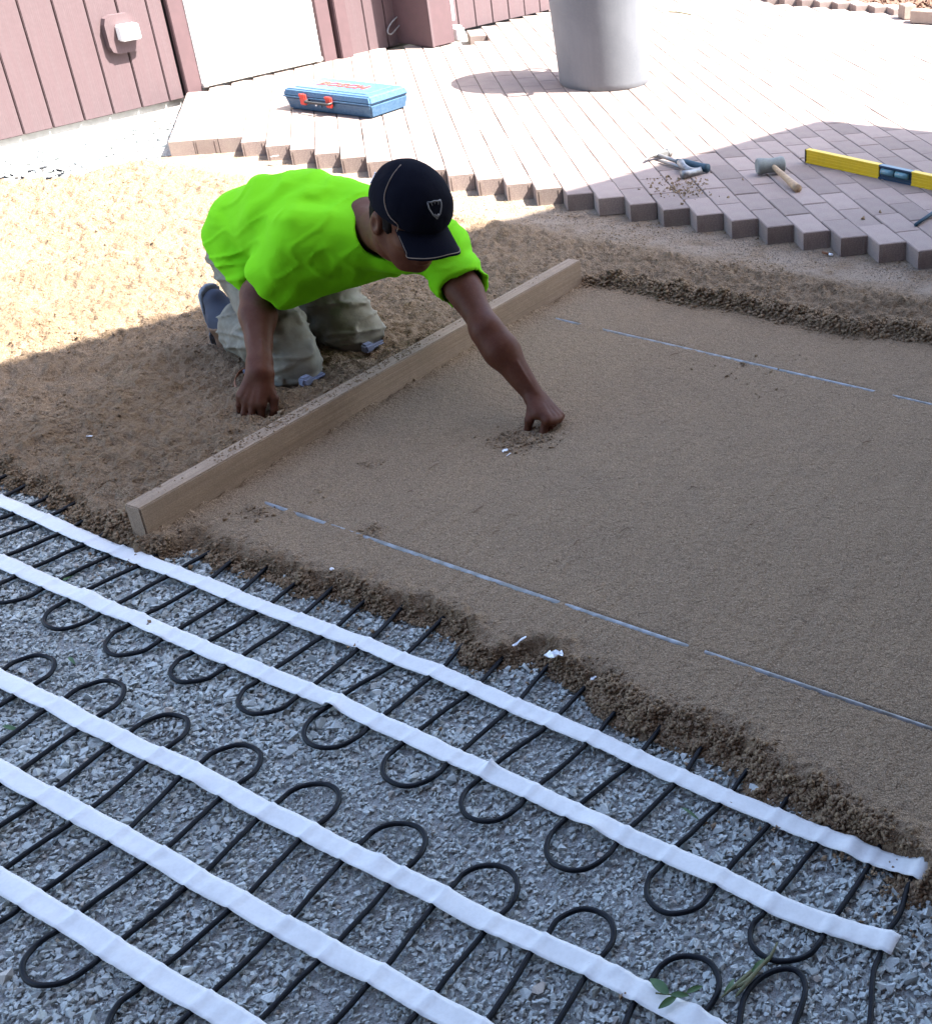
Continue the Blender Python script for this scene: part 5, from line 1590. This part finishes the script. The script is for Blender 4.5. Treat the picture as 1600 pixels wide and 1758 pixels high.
def child_of(o, par):
    o.parent = par; o.matrix_parent_inverse = par.matrix_parent_inverse @ Matrix.Identity(4) if False else Matrix.Identity(4)
    return o
# parts of the cap sit in world coordinates: move their vertices into the cap's space (cap is at the origin of the world)
o = pymesh('brim', V, Fc, M_CAP, smooth=True); o.parent = capo
# piping: up the side seam and along the brim edge
def crown_pt(f, r, t):
    # project a head-space direction onto the crown surface
    dr = nrm(hF*f+hR*r+hT*t); c = hp(.0, 0, .040)
    lo_, hi_ = .04, .16
    for _ in range(24):
        md = (lo_+hi_)/2
        if crown_sdf((c+dr*md)[None])[0] < 0: lo_ = md
        else: hi_ = md
    return c+dr*(lo_+.0008)
P = [crown_pt(-.25, .25, 1), crown_pt(-.05, .65, .85), crown_pt(.15, .95, .50), crown_pt(.45, .95, .16), crown_pt(.70, .80, .0)]
ed = [V[i*nv_+nv_-1]+hT*.0012-hF*.004 for i in range(nu-1, -1, -1)]
edge0 = [V[(nu-1)*nv_+j]+hT*.001-hR*.0015 for j in range(1, nv_-1, 2)]
mb = MB(); mb.tube(catmull(P+edge0+ed[::2]+[ed[-1]], 4), .0013, 6)
o = mb.build('piping', M_PIPING, smooth=True); o.parent = capo
mb = MB(); a = crown_pt(-.75, .55, .12); b = crown_pt(-.85, .38, .30)
mb.tube([a, b], .0016, 6); mb.tube([a, a+nrm(b-a)*.003], .0028, 8); mb.tube([b-nrm(b-a)*.003, b], .0028, 8)
o = mb.build('strap_clip', M_PAPER, smooth=True); o.parent = capo
# emblem: a shield outline drawn with raised threads on the front panel
def em(u, v): return crown_pt(1.0, .02+u*.8, .60+v*.8)
mb = MB()
for pts, r in (([(-.26, .26), (-.13, .24), (0, .27), (.13, .24), (.26, .26)], .0022), ([(-.26, .26), (-.22, .02), (-.12, -.20), (0, -.34)], .0020), ([(.26, .26), (.22, .02), (.12, -.20), (0, -.34)], .0020),
               ([(-.15, .25), (-.11, .10)], .0012), ([(0, .26), (0, .14)], .0012), ([(.14, .25), (.10, .10)], .0012), ([(-.07, -.20), (0, -.28), (.07, -.20)], .0026)):
    mb.tube([em(u, v) for u, v in pts], r, 6)
o = mb.build('emblem', M_EMB, smooth=True); o.parent = capo

# ---- T-shirt
uaR = nrm(ER-SR); uaL = nrm(EL-SL)
sleR = SR+uaR*.150; sleL = SL+uaL*.150
side = nrm(SL-SR)
spd = nrm(upch-pelvis)
def wr(p):     # folds running along the back and around the shoulder
    q = p-PB
    w1 = np.sin((q@nrm([.55, -.2, -.8]))*72+3.2*vn3(p, 7, 1)*1.5)
    w2 = vn3(p*np.array([1, 1.0, 1.]), 16, 2)
    w3 = vn3(np.stack([q@spd*.35, q@side, q[..., 2]], -1), 26, 4)
    return .0030*w1*np.clip(vn3(p, 6, 9)+.5, 0, 1)+.0040*w2+.0055*w3+.0012*vn3(p, 34, 12)-.016*np.clip(.22-np.abs(vn3(np.stack([q@nrm([.55,-.2,-.8])*1.0, q@side*.30, q@nrm([.8,0,.55])*.45], -1), 24, 15)), 0, 1)
def shirt_sdf(p):
    lat = nrm(np.cross(spd, [0, 0, 1]))
    up_ = np.cross(lat, spd) if np.cross(lat, spd)[2] > 0 else -np.cross(lat, spd)
    B1 = [nrm(FACE*.9+np.array([0, 0, .25])), RS_, np.array([0, 0, 1.])]
    d = cap(p, pelvis+np.array([-.02, .0, .01]), waist, .122, .122)
    d = smin(d, ell(p, waist+np.array([0.03, 0, -.00]), (.15, .150, .118), [nrm(spd), lat, up_]), .07)
    mid = (SR+SL)/2
    d = smin(d, ell(p, chest+np.array([0.0, 0, .005]), (.145, .175, .112), [nrm(np.cross(side, [0, 0, 1])), side, np.array([0, 0, 1.])]), .07)
    d = smin(d, cap(p, SR, SL, .068, .068), .07)
    sv = smax(cap(p, SR-uaR*.01, sleR+uaR*.03, .070, .064), (p-sleR)@uaR+.004*vn3(p, 30, 8), .006)
    sv = smax(sv, -cap(p, sleR-uaR*.012, sleR+uaR*.1, .051, .052), .004)
    d = smin(d, sv, .035)
    sv = smax(cap(p, SL-uaL*.02, sleL+uaL*.03, .074, .067), (p-sleL)@uaL+.004*vn3(p, 30, 8), .006)
    sv = smax(sv, -cap(p, sleL-uaL*.012, sleL+uaL*.1, .054, .056), .004)
    d = smin(d, sv, .035)
    d = smin(d, ell(p, pelvis+np.array([-.004, .002, -.01]), (.124, .158, .134), [FACE, RS_, np.array([0, 0, 1.])]), .04)
    d = smin(d, cap(p, pelvis+np.array([-.02, .0, -.02]), pelvis+np.array([-.03, .01, -.09]), .115, .112), .04)
    # belly cloth hanging
    d = smin(d, cap(p, BH1, BH2, .050, .055), .09)
    d = smin(d, smax(smax(trou_sdf(p)-.010, -(p[..., 2]-.262), .01), (p-pelvis)@FACE-.13, .03), .02)
    d = d+wr(p)
    # ends
    hem = (p-HEM)@HEMN
    d = smax(d, hem, .008)
    # hollows at the sleeve ends, hem and neck
    nk1 = hp(-.030, 0, -.075)
    nd = nrm(nk1-upch)
    d = smax(d, -cap(p, NK, NK+nd*.12, .060, .078), .006)
    return d
BH1 = g(492, 486, .31); BH2 = g(665, 440, .34)
HEM = g(388, 482, .30); HEMN = nrm([-.50, .25, -.83])
NK = upch+nrm(hp(-.03, 0, -.085)-upch)*.088
# ---- trousers
def trou_sdf(p):
    d = ell(p, pelvis+np.array([.012, -.004, -.01]), (.104, .140, .118), [FACE, RS_, np.array([0, 0, 1.])])
    q = p-PB
    for hh, kk, aa in ((HR, KR, AR), (HL, KL, AL)):
        ax = nrm(kk-hh)
        d = smin(d, cap(p, hh, kk, .088, .070), .04)
        c = cap(p, kk+np.array([-.01, .005, .0]), aa+nrm(kk-aa)*.085, .070, .062)
        c = smin(c, cap(p, kk+(aa-kk)*.45+np.array([0, 0, .02]), aa+nrm(kk-aa)*.11+np.array([0, 0, .025]), .070, .066), .03)
        d = smin(d, c, .022)
        # knee folds
        rr = np.linalg.norm(p-kk, axis=-1)
        ph = (p-kk)@nrm(hh-kk)
        d = d+.0042*np.sin(ph*120+3*vn3(p, 9, 5))*np.exp(-((ph-.075)/.06)**2)*(rr < .2)
    for kk, hh in ((KR, HR), (KL, HL)):
        ax = nrm(kk-hh); t_ = (p-hh)@ax; az = (p-hh)@nrm(np.cross(ax, RS_)); bz = (p-hh)@RS_
        d = d-.013*np.clip(.20-np.abs(vn3(np.stack([t_*1.0+az*.5, az*.25, bz*.45], -1), 22, 33)), 0, 1)/.2*.6
    d = d+.0065*vn3(p, 13, 6)+.0038*vn3(np.stack([q[..., 0], q[..., 1], q[..., 2]*.4], -1), 30, 7)
    # cuffs
    for kk, aa in ((KR, AR), (KL, AL)):
        e = nrm(aa-kk); c = aa-e*.03
        near = np.linalg.norm(p-aa, axis=-1) < .14
        d = smax(d, np.where(near, (p-c)@e, -1), .006)
    d = smax(d, -(p[..., 2]-.030), .01)
    return d
o = surfnet(shirt_sdf, PB+np.array([-.45, -.60, .08]), PB+np.array([.85, .45, .72]), .0052, 't_shirt', M_SHIRT); settle_child(o); shirt = o

o = surfnet(trou_sdf, PB+np.array([-.55, -.45, 0]), PB+np.array([.45, .62, .62]), .0055, 'trousers', M_TROUS); settle_child(o); tro = o
# belt
# ---- knee pads
for kk in (KR, KL):
    e = FACE
    mb = MB()
    c = kk+e*.045+np.array([0, 0, -.045])
    M = Mfrom(c-PB, e, RS_, (0, 0, 1))
    mb.box((.006, 0, .010), (.060, .070, .012), M, bev=.005)
    mb.box((.040, .040, .022), (.026, .034, .026), M, bev=.006)
    mb.build('knee_pad', M_KPAD, person)
# leather strap loop hanging behind the right calf
o0 = PB
cs = g(413, 650, .05)
mb = MB(); P = [g(428, 633, .075), g(412, 640, .07), g(404, 655, .05), g(407, 668, .042), g(418, 673, .04), g(430, 668, .05), g(433, 650, .06)]
Q = catmull([np.array(q_)-PB for q_ in P], 4)
V = []; Fc = []
for i, q_ in enumerate(Q):
    wv = cd(.45, .55, .6)*.010
    V += [q_-wv, q_+wv, q_+wv+cd(-.8, .2, .3)*.003, q_-wv+cd(-.8, .2, .3)*.003]
for i in range(len(Q)-1):
    for k in range(4): Fc.append((i*4+k, i*4+(k+1) % 4, (i+1)*4+(k+1) % 4, (i+1)*4+k))
pymesh('strap', V, Fc, M_STRAP, person, smooth=True)
mb = MB(); mb.box(tuple(g(423, 638, .078)-PB), (.016, .006, .012), bev=.002); mb.build('buckle', M_KPAD, person)

# ---- boots
def boot(A, K, name_lab=None):
    e = nrm(A-K)                       # along the shin towards the foot
    dn = nrm(np.array([.18*FACE[0], .18*FACE[1], -1.0]))      # foot points down, toes on the sand
    back = nrm(-FACE*1.0+np.array([0, 0, .12]))               # the sole looks backwards
    heel = A+back*.038+np.array([0, 0, .060]); ball = A+dn*.075+back*.018; toe = A+dn*.115+FACE*.020
    def up_(p):
        d = cap(p, A-e*.05, A, .041, .040); d = smin(d, cap(p, A+back*.0, heel-back*.01-np.array([0, 0, .01]), .038, .033), .025)
        d = smin(d, cap(p, A, ball-back*.012, .040, .036), .03)
        d = smin(d, cap(p, ball-back*.012, toe-back*.005, .036, .026), .02)
        return smax(d, (p-(A+back*.050))@back, .004)+.0014*vn3(p, 60, 8)
    def so(p):
        d = cap(p, heel+back*.0, ball+back*.014, .036, .041); d = smin(d, cap(p, ball+back*.014, toe, .041, .031), .02)
        a = (p-(A+back*.045))@back
        return smax(smax(d, -a, .003), a-.020, .004)+.0012*vn3(p, 90, 4)
    lo_, hi_ = A-.20, A+.20
    b = surfnet(up_, lo_, hi_, .0048, 'boot', M_BOOTB); settle_child(b)
    # leather toe and side
    def le(p): return smax(up_(p)-.003, (p-(A+dn*.010))@(-dn), .004)
    l = surfnet(le, lo_, hi_, .0048, 'boot_leather', M_BOOTL); l.parent = b
    s = surfnet(so, lo_, hi_, .0048, 'sole', M_SOLE); s.parent = b
boot(AR, KR); boot(AL, KL)
print('tris', sum(len(o.data.polygons)*(2 if len(o.data.polygons) and o.data.polygons[0].loop_total == 4 else 1) for o in S.objects if o.type == 'MESH'))
